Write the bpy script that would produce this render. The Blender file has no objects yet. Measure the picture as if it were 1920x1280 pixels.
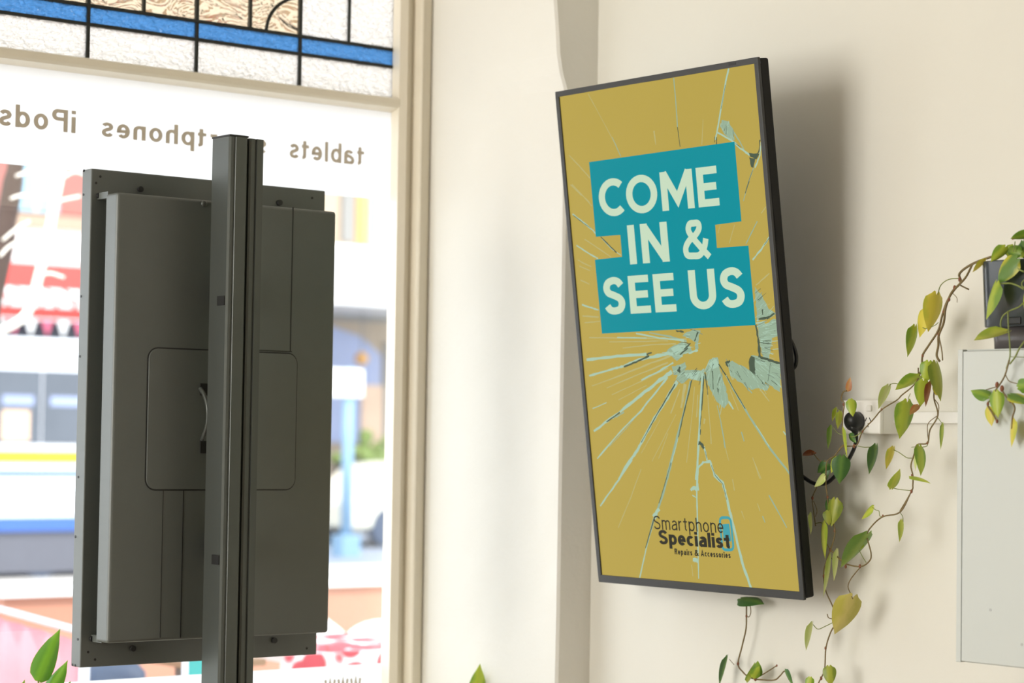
import bpy, bmesh, math, random
import numpy as np
from mathutils import Vector, Matrix

random.seed(7)
S = bpy.context.scene
COL = S.collection

# ------------------------------------------------------------------ camera
F_PX = 4250.0
YAW, PITCH, ROLL = math.radians(38.5518), math.radians(2.4896), math.radians(0.8692)
CAM = Vector((0.0, 0.0, 1.6))
fwd = Vector((math.sin(YAW) * math.cos(PITCH), math.cos(YAW) * math.cos(PITCH), math.sin(PITCH)))
rgt = Vector((math.cos(YAW), -math.sin(YAW), 0.0))
up0 = rgt.cross(fwd)
RT = rgt * math.cos(ROLL) + up0 * math.sin(ROLL)
UP = up0 * math.cos(ROLL) - rgt * math.sin(ROLL)
cd = bpy.data.cameras.new('camera')
cd.sensor_width = 36.0
cd.lens = F_PX / 1920 * 36.0
cd.clip_start = 0.05
cd.clip_end = 300
cd.dof.use_dof = True
cd.dof.focus_distance = 4.65
cd.dof.aperture_fstop = 3.4
co = bpy.data.objects.new('camera', cd)
co.matrix_world = Matrix((
    (RT.x, UP.x, -fwd.x, CAM.x), (RT.y, UP.y, -fwd.y, CAM.y), (RT.z, UP.z, -fwd.z, CAM.z), (0, 0, 0, 1)))
COL.objects.link(co)
S.camera = co

# ------------------------------------------------------------------ view, sky, sun, daylight
S.view_settings.view_transform = 'Standard'
S.view_settings.look = 'None'
S.view_settings.exposure = 0.0
S.view_settings.gamma = 1.0
S.view_settings.use_curve_mapping = False

W = bpy.data.worlds.new('sky')
S.world = W
W.use_nodes = True
bg = W.node_tree.nodes['Background']
bg.inputs[0].default_value = (0.86, 0.93, 1.0, 1)
bg.inputs[1].default_value = 3.3

sd = bpy.data.lights.new('sun', 'SUN')
sd.energy = 4.0
sd.angle = math.radians(1.0)
sd.color = (1.0, 0.94, 0.85)
so = bpy.data.objects.new('sun', sd)
so.rotation_euler = Vector((-0.25, -0.62, 0.78)).to_track_quat('Z', 'Y').to_euler()
COL.objects.link(so)

# daylight entering by the wide shop window in the wall across the room
ad = bpy.data.lights.new('daylight', 'AREA')
ad.shape = 'RECTANGLE'
ad.size = 2.1
ad.size_y = 2.6
ad.energy = 165
ad.color = (1.0, 0.94, 0.85)
ao = bpy.data.objects.new('daylight', ad)
ao.location = (-2.95, 3.3, 2.0)
ao.rotation_euler = Vector((-1, 0.0, 0.05)).to_track_quat('Z', 'Y').to_euler()
COL.objects.link(ao)

# ------------------------------------------------------------------ rays
def ray(px, py):
    return RT * ((px - 960) / F_PX) - UP * ((py - 640) / F_PX) + fwd
def onX(px, py, X):
    d = ray(px, py); return CAM + d * (X / d.x)
def onY(px, py, Y):
    d = ray(px, py); return CAM + d * (Y / d.y)
def onplane(px, py, p0, n):
    d = ray(px, py); return CAM + d * ((p0 - CAM).dot(n) / d.dot(n))
def atdepth(px, py, D):
    return CAM + ray(px, py) * D
def depth(p):
    return (Vector(p) - CAM).dot(fwd)

# ------------------------------------------------------------------ materials
def srgb(r, g, b):
    f = lambda c: (c / 12.92 if c <= 0.04045 else ((c + 0.055) / 1.055) ** 2.4)
    return (f(r / 255), f(g / 255), f(b / 255), 1.0)

def mat(name, col, rough=0.6, metal=0.0, var=0.06, scale=8.0, bump=0.0, bscale=40.0, spec=0.5, coat=0.0):
    m = bpy.data.materials.new(name)
    m.use_nodes = True
    nt = m.node_tree
    b = nt.nodes['Principled BSDF']
    b.inputs['Roughness'].default_value = rough
    b.inputs['Metallic'].default_value = metal
    b.inputs['Specular IOR Level'].default_value = spec
    b.inputs['Coat Weight'].default_value = coat
    tc = nt.nodes.new('ShaderNodeTexCoord')
    no = nt.nodes.new('ShaderNodeTexNoise')
    no.inputs['Scale'].default_value = scale
    no.inputs['Detail'].default_value = 4
    nt.links.new(tc.outputs['Object'], no.inputs['Vector'])
    mx = nt.nodes.new('ShaderNodeMix')
    mx.data_type = 'RGBA'
    mx.inputs[6].default_value = tuple(c * (1 - var) for c in col[:3]) + (1,)
    mx.inputs[7].default_value = tuple(min(1, c * (1 + var)) for c in col[:3]) + (1,)
    nt.links.new(no.outputs['Fac'], mx.inputs[0])
    nt.links.new(mx.outputs[2], b.inputs['Base Color'])
    if bump:
        n2 = nt.nodes.new('ShaderNodeTexNoise')
        n2.inputs['Scale'].default_value = bscale
        n2.inputs['Detail'].default_value = 5
        nt.links.new(tc.outputs['Object'], n2.inputs['Vector'])
        bp = nt.nodes.new('ShaderNodeBump')
        bp.inputs['Strength'].default_value = bump
        bp.inputs['Distance'].default_value = 0.02
        nt.links.new(n2.outputs['Fac'], bp.inputs['Height'])
        nt.links.new(bp.outputs['Normal'], b.inputs['Normal'])
    return m

def emit(name, col, strength=1.0, rough=0.35):
    m = bpy.data.materials.new(name)
    m.use_nodes = True
    b = m.node_tree.nodes['Principled BSDF']
    b.inputs['Base Color'].default_value = (0.006, 0.006, 0.006, 1)
    b.inputs['Roughness'].default_value = rough
    b.inputs['Specular IOR Level'].default_value = 0.04
    b.inputs['Emission Color'].default_value = col
    b.inputs['Emission Strength'].default_value = strength
    return m

def pane_mat(name, tint=(1, 1, 1), gloss=0.06):
    m = bpy.data.materials.new(name)
    m.use_nodes = True
    nt = m.node_tree
    nt.nodes.clear()
    out = nt.nodes.new('ShaderNodeOutputMaterial')
    tr = nt.nodes.new('ShaderNodeBsdfTransparent')
    tr.inputs[0].default_value = tuple(tint) + (1,)
    gl = nt.nodes.new('ShaderNodeBsdfGlossy')
    gl.inputs['Roughness'].default_value = 0.02
    no = nt.nodes.new('ShaderNodeTexNoise')
    no.inputs['Scale'].default_value = 3.0
    mp = nt.nodes.new('ShaderNodeMapRange')
    mp.inputs[3].default_value = gloss * 0.8
    mp.inputs[4].default_value = gloss * 1.2
    nt.links.new(no.outputs['Fac'], mp.inputs[0])
    mx = nt.nodes.new('ShaderNodeMixShader')
    nt.links.new(mp.outputs[0], mx.inputs[0])
    nt.links.new(tr.outputs[0], mx.inputs[1])
    nt.links.new(gl.outputs[0], mx.inputs[2])
    nt.links.new(mx.outputs[0], out.inputs[0])
    return m

def textured_glass(name, col, scale, strength, kind='noise', clear=0.45):
    """patterned cathedral glass: part scattering, part bent see-through"""
    m = bpy.data.materials.new(name)
    m.use_nodes = True
    nt = m.node_tree
    nt.nodes.clear()
    out = nt.nodes.new('ShaderNodeOutputMaterial')
    tc = nt.nodes.new('ShaderNodeTexCoord')
    mpg = nt.nodes.new('ShaderNodeMapping')
    mpg.inputs['Scale'].default_value = (1, 1, 1.9)
    nt.links.new(tc.outputs['Object'], mpg.inputs[0])
    no = nt.nodes.new('ShaderNodeTexNoise')
    no.inputs['Scale'].default_value = scale
    no.inputs['Detail'].default_value = 2.0
    no.inputs['Distortion'].default_value = 1.2 if kind == 'ripple' else 0.2
    nt.links.new(mpg.outputs[0], no.inputs['Vector'])
    bp = nt.nodes.new('ShaderNodeBump')
    bp.inputs['Strength'].default_value = strength
    bp.inputs['Distance'].default_value = 0.06 if kind == 'ripple' else 0.028
    nt.links.new(no.outputs['Fac'], bp.inputs['Height'])
    rf = nt.nodes.new('ShaderNodeBsdfRefraction')
    rf.inputs['Color'].default_value = col
    rf.inputs['Roughness'].default_value = 0.04
    rf.inputs['IOR'].default_value = 1.35
    tl = nt.nodes.new('ShaderNodeBsdfTranslucent')
    tl.inputs['Color'].default_value = col
    gl = nt.nodes.new('ShaderNodeBsdfGlossy')
    gl.inputs['Roughness'].default_value = 0.12
    for s in (rf, tl, gl):
        nt.links.new(bp.outputs['Normal'], s.inputs['Normal'])
    m1 = nt.nodes.new('ShaderNodeMixShader')
    m1.inputs[0].default_value = 1 - clear
    nt.links.new(rf.outputs[0], m1.inputs[1])
    nt.links.new(tl.outputs[0], m1.inputs[2])
    m2 = nt.nodes.new('ShaderNodeMixShader')
    m2.inputs[0].default_value = 0.07
    nt.links.new(m1.outputs[0], m2.inputs[1])
    nt.links.new(gl.outputs[0], m2.inputs[2])
    nt.links.new(m2.outputs[0], out.inputs[0])
    return m

def film_mat(name, col, trans=0.8):
    m = bpy.data.materials.new(name)
    m.use_nodes = True
    nt = m.node_tree
    nt.nodes.clear()
    out = nt.nodes.new('ShaderNodeOutputMaterial')
    no = nt.nodes.new('ShaderNodeTexNoise')
    no.inputs['Scale'].default_value = 6
    cr = nt.nodes.new('ShaderNodeMix')
    cr.data_type = 'RGBA'
    cr.inputs[6].default_value = tuple(c * 0.97 for c in col[:3]) + (1,)
    cr.inputs[7].default_value = col
    nt.links.new(no.outputs['Fac'], cr.inputs[0])
    tl = nt.nodes.new('ShaderNodeBsdfTranslucent')
    df = nt.nodes.new('ShaderNodeBsdfDiffuse')
    nt.links.new(cr.outputs[2], tl.inputs[0])
    nt.links.new(cr.outputs[2], df.inputs[0])
    mx = nt.nodes.new('ShaderNodeMixShader')
    mx.inputs[0].default_value = trans
    nt.links.new(df.outputs[0], mx.inputs[1])
    nt.links.new(tl.outputs[0], mx.inputs[2])
    nt.links.new(mx.outputs[0], out.inputs[0])
    return m

def leaf_mat(name, edge, mid, stripe=0.35, warp=0.25):
    m = bpy.data.materials.new(name)
    m.use_nodes = True
    nt = m.node_tree
    b = nt.nodes['Principled BSDF']
    uv = nt.nodes.new('ShaderNodeUVMap')
    sep = nt.nodes.new('ShaderNodeSeparateXYZ')
    nt.links.new(uv.outputs[0], sep.inputs[0])
    sub = nt.nodes.new('ShaderNodeMath'); sub.operation = 'SUBTRACT'; sub.inputs[1].default_value = 0.5
    nt.links.new(sep.outputs[0], sub.inputs[0])
    ab = nt.nodes.new('ShaderNodeMath'); ab.operation = 'ABSOLUTE'
    nt.links.new(sub.outputs[0], ab.inputs[0])
    no = nt.nodes.new('ShaderNodeTexNoise')
    no.inputs['Scale'].default_value = 28
    no.inputs['Detail'].default_value = 3
    tc = nt.nodes.new('ShaderNodeTexCoord')
    nt.links.new(tc.outputs['Object'], no.inputs['Vector'])
    ma = nt.nodes.new('ShaderNodeMath'); ma.operation = 'MULTIPLY_ADD'
    nt.links.new(no.outputs['Fac'], ma.inputs[0])
    ma.inputs[1].default_value = warp * 2
    ad_ = nt.nodes.new('ShaderNodeMath'); ad_.operation = 'SUBTRACT'; ad_.inputs[1].default_value = warp
    nt.links.new(ab.outputs[0], ma.inputs[2])
    nt.links.new(ma.outputs[0], ad_.inputs[0])
    mr = nt.nodes.new('ShaderNodeMapRange')
    mr.inputs[1].default_value = stripe * 0.5 - 0.08
    mr.inputs[2].default_value = stripe * 0.5 + 0.10
    nt.links.new(ad_.outputs[0], mr.inputs[0])
    mx = nt.nodes.new('ShaderNodeMix'); mx.data_type = 'RGBA'
    mx.inputs[6].default_value = mid
    mx.inputs[7].default_value = edge
    nt.links.new(mr.outputs[0], mx.inputs[0])
    nt.links.new(mx.outputs[2], b.inputs['Base Color'])
    b.inputs['Roughness'].default_value = 0.38
    out = nt.nodes['Material Output']
    tl = nt.nodes.new('ShaderNodeBsdfTranslucent')
    nt.links.new(mx.outputs[2], tl.inputs[0])
    ms = nt.nodes.new('ShaderNodeMixShader')
    ms.inputs[0].default_value = 0.28
    nt.links.new(b.outputs[0], ms.inputs[1])
    nt.links.new(tl.outputs[0], ms.inputs[2])
    nt.links.new(ms.outputs[0], out.inputs[0])
    return m

M = {}
M['wall'] = mat('cream_plaster', (0.79, 0.772, 0.695, 1), 0.75, var=0.02, scale=3, bump=0.10, bscale=9, spec=0.3)
M['reveal'] = mat('rough_plaster', (0.83, 0.81, 0.745, 1), 0.8, var=0.02, scale=5, bump=0.16, bscale=14, spec=0.25)
M['ceiling'] = mat('ceiling_paint', (0.8, 0.78, 0.73, 1), 0.9, var=0.02)
M['floor'] = mat('floor_boards', (0.30, 0.22, 0.15, 1), 0.5, var=0.15, scale=4)
M['frame'] = mat('cream_gloss_paint', (0.80, 0.73, 0.595, 1), 0.4, var=0.03, scale=12, bump=0.04, bscale=60)
M['lead'] = mat('lead_came', (0.018, 0.02, 0.017, 1), 0.5, 0.3)
M['glass'] = pane_mat('clear_glass')
M['film'] = film_mat('frosted_white_film', (0.93, 0.93, 0.93, 1), 0.75)
M['lettering'] = mat('grey_vinyl_lettering', (0.60, 0.53, 0.43, 1), 0.8, spec=0.1)
M['blueglass'] = textured_glass('blue_hammered_glass', (0.26, 0.47, 0.69, 1), 55, 0.9)
M['hammer'] = textured_glass('hammered_glass', (0.89, 0.855, 0.81, 1), 60, 0.9)
M['amber'] = textured_glass('rippled_glass', (0.71, 0.63, 0.52, 1), 11, 0.9, 'ripple', 0.88)
M['black'] = mat('charcoal_powder_coat', (0.092, 0.102, 0.092, 1), 0.46, var=0.05, scale=30, bump=0.03, bscale=400, spec=0.8)
M['blackdark'] = mat('black_plastic', (0.012, 0.012, 0.012, 1), 0.5)
M['pole'] = mat('anodised_dark_aluminium', (0.086, 0.095, 0.086, 1), 0.33, 0.35, var=0.05, scale=20)
M['bezel'] = mat('dark_grey_bezel', (0.040, 0.041, 0.041, 1), 0.5, var=0.05, scale=30)
M['tvback'] = mat('tv_back_plastic', (0.012, 0.012, 0.011, 1), 0.65, spec=0.25)
M['steel'] = mat('dull_steel', (0.45, 0.45, 0.43, 1), 0.35, 0.8)
M['white'] = mat('white_plastic', (0.86, 0.845, 0.80, 1), 0.35, var=0.02)
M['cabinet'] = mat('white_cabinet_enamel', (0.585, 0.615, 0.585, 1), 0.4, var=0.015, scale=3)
M['gap'] = mat('gap_shade', (0.10, 0.09, 0.08, 1), 0.8)
M['pot'] = mat('glossy_slate_plastic', (0.055, 0.065, 0.075, 1), 0.18, var=0.04, coat=0.3)
M['reservoir'] = mat('smoked_plastic', (0.10, 0.09, 0.09, 1), 0.25, var=0.05)
M['soil'] = mat('dark_soil', (0.03, 0.02, 0.014, 1), 0.95, var=0.4, scale=60, bump=0.6, bscale=120)
M['cord'] = mat('black_rubber', (0.012, 0.013, 0.015, 1), 0.4)
M['vine_green'] = mat('green_stem', (0.20, 0.24, 0.05, 1), 0.5, var=0.3, scale=40)
M['vine_brown'] = mat('brown_stem', (0.19, 0.135, 0.05, 1), 0.6, var=0.4, scale=40)
M['node'] = mat('rusty_node', (0.24, 0.085, 0.04, 1), 0.7, var=0.3, scale=60)
GREEN = (0.15, 0.29, 0.03, 1); DARK = (0.06, 0.155, 0.035, 1); LIME = (0.46, 0.56, 0.06, 1)
YEL = (0.72, 0.62, 0.08, 1); PALE = (0.55, 0.66, 0.18, 1)
L = {
    'g': leaf_mat('leaf_green', GREEN, (0.28, 0.42, 0.05, 1), 0.3, 0.2),
    'gl': leaf_mat('leaf_green_lime', (0.22, 0.37, 0.035, 1), LIME, 0.5, 0.3),
    'l': leaf_mat('leaf_lime', (0.38, 0.50, 0.05, 1), (0.56, 0.62, 0.08, 1), 0.5, 0.3),
    'd': leaf_mat('leaf_dark', DARK, (0.13, 0.26, 0.05, 1), 0.25, 0.2),
    'y': leaf_mat('leaf_yellow', (0.55, 0.56, 0.06, 1), YEL, 0.7, 0.3),
    'p': leaf_mat('leaf_pale', PALE, (0.66, 0.72, 0.28, 1), 0.4, 0.2),
    't': leaf_mat('leaf_tan', (0.55, 0.50, 0.10, 1), (0.66, 0.57, 0.18, 1), 0.3, 0.25),
    'o': leaf_mat('leaf_olive', (0.22, 0.29, 0.035, 1), (0.40, 0.44, 0.06, 1), 0.5, 0.25),
    'b': leaf_mat('leaf_withered', (0.26, 0.075, 0.03, 1), (0.38, 0.14, 0.05, 1), 0.4, 0.3),
    'r': leaf_mat('leaf_orange', (0.45, 0.17, 0.06, 1), (0.50, 0.26, 0.08, 1), 0.5, 0.3),
    'e': leaf_mat('leaf_green_yellow_edge', (0.58, 0.56, 0.05, 1), (0.15, 0.28, 0.05, 1), 0.62, 0.25),
    's': leaf_mat('lily_leaf', (0.10, 0.26, 0.02, 1), (0.18, 0.38, 0.03, 1), 0.3, 0.15),
}

# ------------------------------------------------------------------ mesh builder
def catmull(pts, n=6):
    pts = [Vector(p) for p in pts]
    if len(pts) < 3:
        return pts
    P = [pts[0] * 2 - pts[1]] + pts + [pts[-1] * 2 - pts[-2]]
    out = []
    for i in range(1, len(P) - 2):
        a, b, c, d = P[i - 1], P[i], P[i + 1], P[i + 2]
        for k in range(n):
            t = k / n
            out.append(0.5 * ((2 * b) + (c - a) * t + (2 * a - 5 * b + 4 * c - d) * t * t + (3 * b - a - 3 * c + d) * t ** 3))
    out.append(pts[-1])
    return out

class MB:
    def __init__(self):
        self.v, self.f, self.m, self.uv, self.sm = [], [], [], {}, []
    def add(self, vs, fs, mi=0, smooth=False, uvs=None):
        o = len(self.v)
        self.v += [Vector(p) for p in vs]
        for f in fs:
            if uvs is not None:
                self.uv[len(self.f)] = [uvs[i] for i in f]
            self.f.append([i + o for i in f]); self.m.append(mi); self.sm.append(smooth)
        return self
    def box(self, x0, x1, y0, y1, z0, z1, mi=0):
        vs = [(x, y, z) for x in (x0, x1) for y in (y0, y1) for z in (z0, z1)]
        return self.add(vs, [(0, 1, 3, 2), (4, 6, 7, 5), (0, 4, 5, 1), (2, 3, 7, 6), (0, 2, 6, 4), (1, 5, 7, 3)], mi)
    def hexa(self, quad_a, quad_b, mi=0):
        vs = list(quad_a) + list(quad_b)
        return self.add(vs, [(3, 2, 1, 0), (4, 5, 6, 7), (0, 1, 5, 4), (1, 2, 6, 5), (2, 3, 7, 6), (3, 0, 4, 7)], mi)
    def prism(self, ring_a, ring_b, mi=0, smooth=False):
        n = len(ring_a)
        vs = list(ring_a) + list(ring_b)
        self.add(vs, [tuple(range(n))[::-1], tuple(range(n, 2 * n))], mi)
        self.add(vs, [(i, (i + 1) % n, n + (i + 1) % n, n + i) for i in range(n)], mi, smooth)
        return self
    def tube(self, pts, r, n=8, mi=0, caps=True):
        pts = [Vector(p) for p in pts]
        rr = r if isinstance(r, (list, tuple)) else [r] * len(pts)
        rings = []
        t0 = (pts[1] - pts[0]).normalized()
        u = t0.orthogonal().normalized()
        for i, p in enumerate(pts):
            t = (pts[min(i + 1, len(pts) - 1)] - pts[max(i - 1, 0)]).normalized()
            u = (u - t * u.dot(t))
            u = u.normalized() if u.length > 1e-6 else t.orthogonal().normalized()
            w = t.cross(u)
            rings.append([p + (u * math.cos(a) + w * math.sin(a)) * rr[i] for a in [2 * math.pi * k / n for k in range(n)]])
        vs = [q for R in rings for q in R]
        fs = [(i * n + k, i * n + (k + 1) % n, (i + 1) * n + (k + 1) % n, (i + 1) * n + k) for i in range(len(pts) - 1) for k in range(n)]
        self.add(vs, fs, mi, True)
        if caps:
            self.add(rings[0], [tuple(range(n))[::-1]], mi); self.add(rings[-1], [tuple(range(n))], mi)
        return self
    def cyl(self, p, q, r, n=16, mi=0):
        return self.tube([p, q], r, n, mi)
    def ball(self, c, r, mi=0, n=8, sx=1, sy=1, sz=1):
        vs, fs = [], []
        for i in range(n + 1):
            th = math.pi * i / n
            for k in range(2 * n):
                ph = math.pi * k / n
                vs.append(Vector(c) + Vector((r * sx * math.sin(th) * math.cos(ph), r * sy * math.sin(th) * math.sin(ph), r * sz * math.cos(th))))
        for i in range(n):
            for k in range(2 * n):
                fs.append((i * 2 * n + k, (i + 1) * 2 * n + k, (i + 1) * 2 * n + (k + 1) % (2 * n), i * 2 * n + (k + 1) % (2 * n)))
        return self.add(vs, fs, mi, True)
    def build(self, name, mats, parent=None, loc=None, bevel=0.0, seg=2, **props):
        base = Vector(loc) if loc is not None else Vector((0, 0, 0))
        wl = Vector((0, 0, 0)); p = parent
        while p is not None:
            wl = wl + Vector(p.location); p = p.parent
        if loc is None:
            base = wl
        me = bpy.data.meshes.new(name)
        me.from_pydata([tuple(v - base) for v in self.v], [], self.f)
        for m_ in (mats if isinstance(mats, (list, tuple)) else [mats]):
            me.materials.append(m_)
        for i, p_ in enumerate(me.polygons):
            p_.material_index = self.m[i]; p_.use_smooth = self.sm[i]
        if self.uv:
            ul = me.uv_layers.new(name='UVMap')
            for i, p_ in enumerate(me.polygons):
                if i in self.uv:
                    for k, li in enumerate(p_.loop_indices):
                        ul.data[li].uv = self.uv[i][k]
        bm = bmesh.new(); bm.from_mesh(me)
        if not self.uv:
            bmesh.ops.remove_doubles(bm, verts=bm.verts, dist=1e-6)
            bmesh.ops.recalc_face_normals(bm, faces=bm.faces)
        bm.to_mesh(me); bm.free()
        o = bpy.data.objects.new(name, me)
        o.location = base - wl
        COL.objects.link(o)
        if parent is not None:
            o.parent = parent
        if bevel:
            md = o.modifiers.new('bevel', 'BEVEL')
            md.width = bevel; md.segments = seg; md.limit_method = 'ANGLE'; md.angle_limit = math.radians(40)
        for k_, v_ in props.items():
            o[k_] = v_
        return o

def thing(name, label, cat, loc, group=None):
    o = bpy.data.objects.new(name, None)
    o.empty_display_size = 0.1
    o.location = loc
    COL.objects.link(o)
    o['label'] = label; o['category'] = cat
    if group: o['group'] = group
    return o

def tag(o, label, cat, group=None, kind=None):
    o['label'] = label; o['category'] = cat
    if group: o['group'] = group
    if kind: o['kind'] = kind
    return o

def struct(mb, name, m, **kw):
    o = mb.build(name, m, **kw)
    o['kind'] = 'structure'
    return o

# ------------------------------------------------------------------ stroke lettering
def arc(cx, cy, rx, ry, a0, a1, n=16):
    return [(cx + rx * math.cos(math.radians(a0 + (a1 - a0) * i / n)), cy + ry * math.sin(math.radians(a0 + (a1 - a0) * i / n))) for i in range(n + 1)]

def spl(pts, n=6):
    return [(p.x, p.y) for p in catmull([Vector((a, b, 0)) for a, b in pts], n)]

def glyph(c, w):
    h = w / 2; X = 0.72
    def s_(Wd, H):
        q = [(1, .83), (.80, .96), (.5, 1), (.16, .93), (.03, .76), (.15, .6), (.5, .51), (.86, .4), (.98, .24), (.84, .06), (.48, 0), (.18, .04), (0, .17)]
        return spl([(h + a * (Wd - w), h + b * (H - w)) for a, b in q])
    def bowl(Wd, H=X):
        return arc(Wd / 2, H / 2, Wd / 2 - h, H / 2 - h, 0, 360, 28)
    if c == ' ': return [], 0.30
    if c == 'C': return [arc(.45, .5, .45 - h, .5 - h, 48, 312, 24)], .72
    if c == 'O': return [arc(.46, .5, .46 - h, .5 - h, 0, 360, 32)], .92
    if c == 'M': return [[(h, 0), (h, 1)], [(.92 - h, 0), (.92 - h, 1)], [(h * 1.05, 1 - h * .25), (.46, .26), (.92 - h * 1.05, 1 - h * .25)]], .92
    if c == 'E': return [[(h, 0), (h, 1)], [(h, h), (.58, h)], [(h, .5), (.53, .5)], [(h, 1 - h), (.57, 1 - h)]], .58
    if c == 'I': return [[(h, 0), (h, 1)]], w
    if c == 'N': return [[(h, 0), (h, 1)], [(.72 - h, 0), (.72 - h, 1)], [(h, 1 - h * .6), (.72 - h, h * .6)]], .72
    if c == 'S': return [s_(.62, 1)], .62
    if c == 'U': return [[(h, 1)] + arc(.35, .36, .35 - h, .36 - h, 180, 360) + [(.70 - h, 1)]], .70
    if c == '&': return [spl([(.80, .03), (.55, .29), (.28, .6), (.2, .77), (.26, .9), (.38, 1 - h), (.52, .9), (.54, .77), (.42, .62), (.2, .48), (.07, .3), (.1, .12), (.3, h), (.5, .1), (.66, .28), (.73, .5)])], .80
    if c == 'P': return [[(h, 0), (h, 1)], [(h, 1 - h), (.38, 1 - h)] + arc(.38, .74, .22 - h, .26 - h, 90, -90) + [(h, .48 + h)]], .60
    if c == 'R': return [[(h, 0), (h, 1)], [(h, 1 - h), (.40, 1 - h)] + arc(.40, .74, .22 - h, .26 - h, 90, -90) + [(h, .48 + h)], [(.34, .5), (.62 - h, 0)]], .62
    if c == 'A': return [[(h * .9, 0), (.35, 1 - h * .3), (.70 - h * .9, 0)], [(.16, .30), (.54, .30)]], .70
    if c == 'a': return [[(.52 - h, 0), (.52 - h, .48)] + arc(.28, .48, .24 - h, X - .48 - h, 0, 155, 12), spl([(.52 - h, .44), (.3, .41), (.1 + h * .4, .33), (h, .19), (h + .05, .06 + h * .3), (.2, h), (.36, .05 + h * .5), (.52 - h, .2)])], .52
    if c == 'b': return [[(h, 0), (h, 1)], bowl(.54)], .54
    if c == 'p': return [[(h, -.27), (h, X)], bowl(.54)], .54
    if c == 'd': return [[(.54 - h, 0), (.54 - h, 1)], bowl(.54)], .54
    if c == 'o': return [bowl(.54)], .54
    if c == 'c': return [arc(.26, X / 2, .26 - h, X / 2 - h, 45, 315, 20)], .48
    if c == 'e': return [[(h, X / 2 - .01), (.52 - h, X / 2 - .01)] + arc(.26, X / 2, .26 - h, X / 2 - h, 0, 318, 24)], .52
    if c == 'h': return [[(h, 0), (h, 1)], [(h, .44)] + arc(.25, .46, .25 - h, X - .46 - h, 180, 0) + [(.50 - h, 0)]], .50
    if c == 'n': return [[(h, 0), (h, X)], [(h, .44)] + arc(.25, .46, .25 - h, X - .46 - h, 180, 0) + [(.50 - h, 0)]], .50
    if c == 'm': return [[(h, 0), (h, X)], [(h, .46)] + arc(.22, .48, .22 - h, X - .48 - h, 180, 0) + [(.44 - h, 0)], [(.44 - h, .46)] + arc(.66 - w, .48, .22 - h, X - .48 - h, 180, 0) + [(.88 - w - h, 0)]], .88 - w
    if c == 'i': return [[(h, 0), (h, X)], [(h, 1 - w * .95), (h, 1)]], w
    if c == 'l': return [[(h, 0), (h, 1)]], w
    if c == 'r': return [[(h, 0), (h, X)], [(h, .42)] + arc(.27, .44, .27 - h, X - .44 - h, 180, 85, 8)], .32
    if c == 't': return [[(.13 + h, .92), (.13 + h, .16)] + arc(.13 + h + .13, .16, .13, .16 - h, 180, 265, 8), [(0, X - h), (.36, X - h)]], .36
    if c == 's': return [s_(.46, X)], .46
    if c == 'w': return [[(h * .7, X), (.2, h * .6), (.38, X - h * .2), (.56, h * .6), (.76 - h * .7, X)]], .76
    if c == '.': return [[(h, 0), (h, w)]], w
    return [], .3

def strip(pts, w):
    """flat outline of a stroke: list of quads"""
    P = [Vector((a, b)) for a, b in pts]
    Q = [P[0]]
    for p in P[1:]:
        if (p - Q[-1]).length > 1e-5: Q.append(p)
    closed = len(Q) > 3 and (Q[0] - Q[-1]).length < 1e-3
    if closed: Q = Q[:-1]
    n = len(Q); Ls, Rs = [], []
    for i in range(n):
        if closed: a, b = Q[i - 1], Q[(i + 1) % n]
        else: a, b = Q[max(i - 1, 0)], Q[min(i + 1, n - 1)]
        d1 = (Q[i] - a).normalized() if (Q[i] - a).length > 1e-6 else (b - Q[i]).normalized()
        d2 = (b - Q[i]).normalized() if (b - Q[i]).length > 1e-6 else d1
        n1 = Vector((-d1.y, d1.x)); n2 = Vector((-d2.y, d2.x))
        m_ = (n1 + n2)
        m_ = m_.normalized() if m_.length > 1e-6 else n1
        k = 1.0 / max(0.45, m_.dot(n1))
        Ls.append(Q[i] + m_ * (w / 2 * k)); Rs.append(Q[i] - m_ * (w / 2 * k))
    quads = []
    for i in range(n if closed else n - 1):
        j = (i + 1) % n
        quads.append((Ls[i], Rs[i], Rs[j], Ls[j]))
    return quads

def text_quads(s, w, track=0.12, dims=False):
    x = 0; out = []
    for c in s:
        st, adv = glyph(c, w)
        for p in st:
            for q in strip([(a + x, b) for a, b in p], w):
                out.append(q)
        x += adv + track
    xs = [p.x for q in out for p in q]
    return out, min(xs), max(xs)

def put_text(mb, s, w, x0, x1, y0, y1, place, mi, track=0.12, lift=Vector((0, 0, 0))):
    """fits baseline..cap height into y0..y1 and the run into x0..x1 in the plane of `place`"""
    qs, a, b = text_quads(s, w, track)
    for k, q in enumerate(qs):
        mb.add([place(x0 + (p.x - a) / (b - a) * (x1 - x0), y0 + p.y * (y1 - y0)) + lift * k for p in q], [(0, 1, 2, 3)], mi)

# ================================================================== THE ROOM
XR = 3.56          # right wall
YN = 4.15          # front face of the nib
XN = 3.455         # window reveal
YG = 4.74          # glass
YF = 4.69          # room side of the window frame
ZC = 3.4
zt = lambda r: 1.6 + r

struct(MB().box(XR, XR + 0.25, -3.5, 4.80, 0, ZC), 'wall_right', M['wall'])
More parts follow.
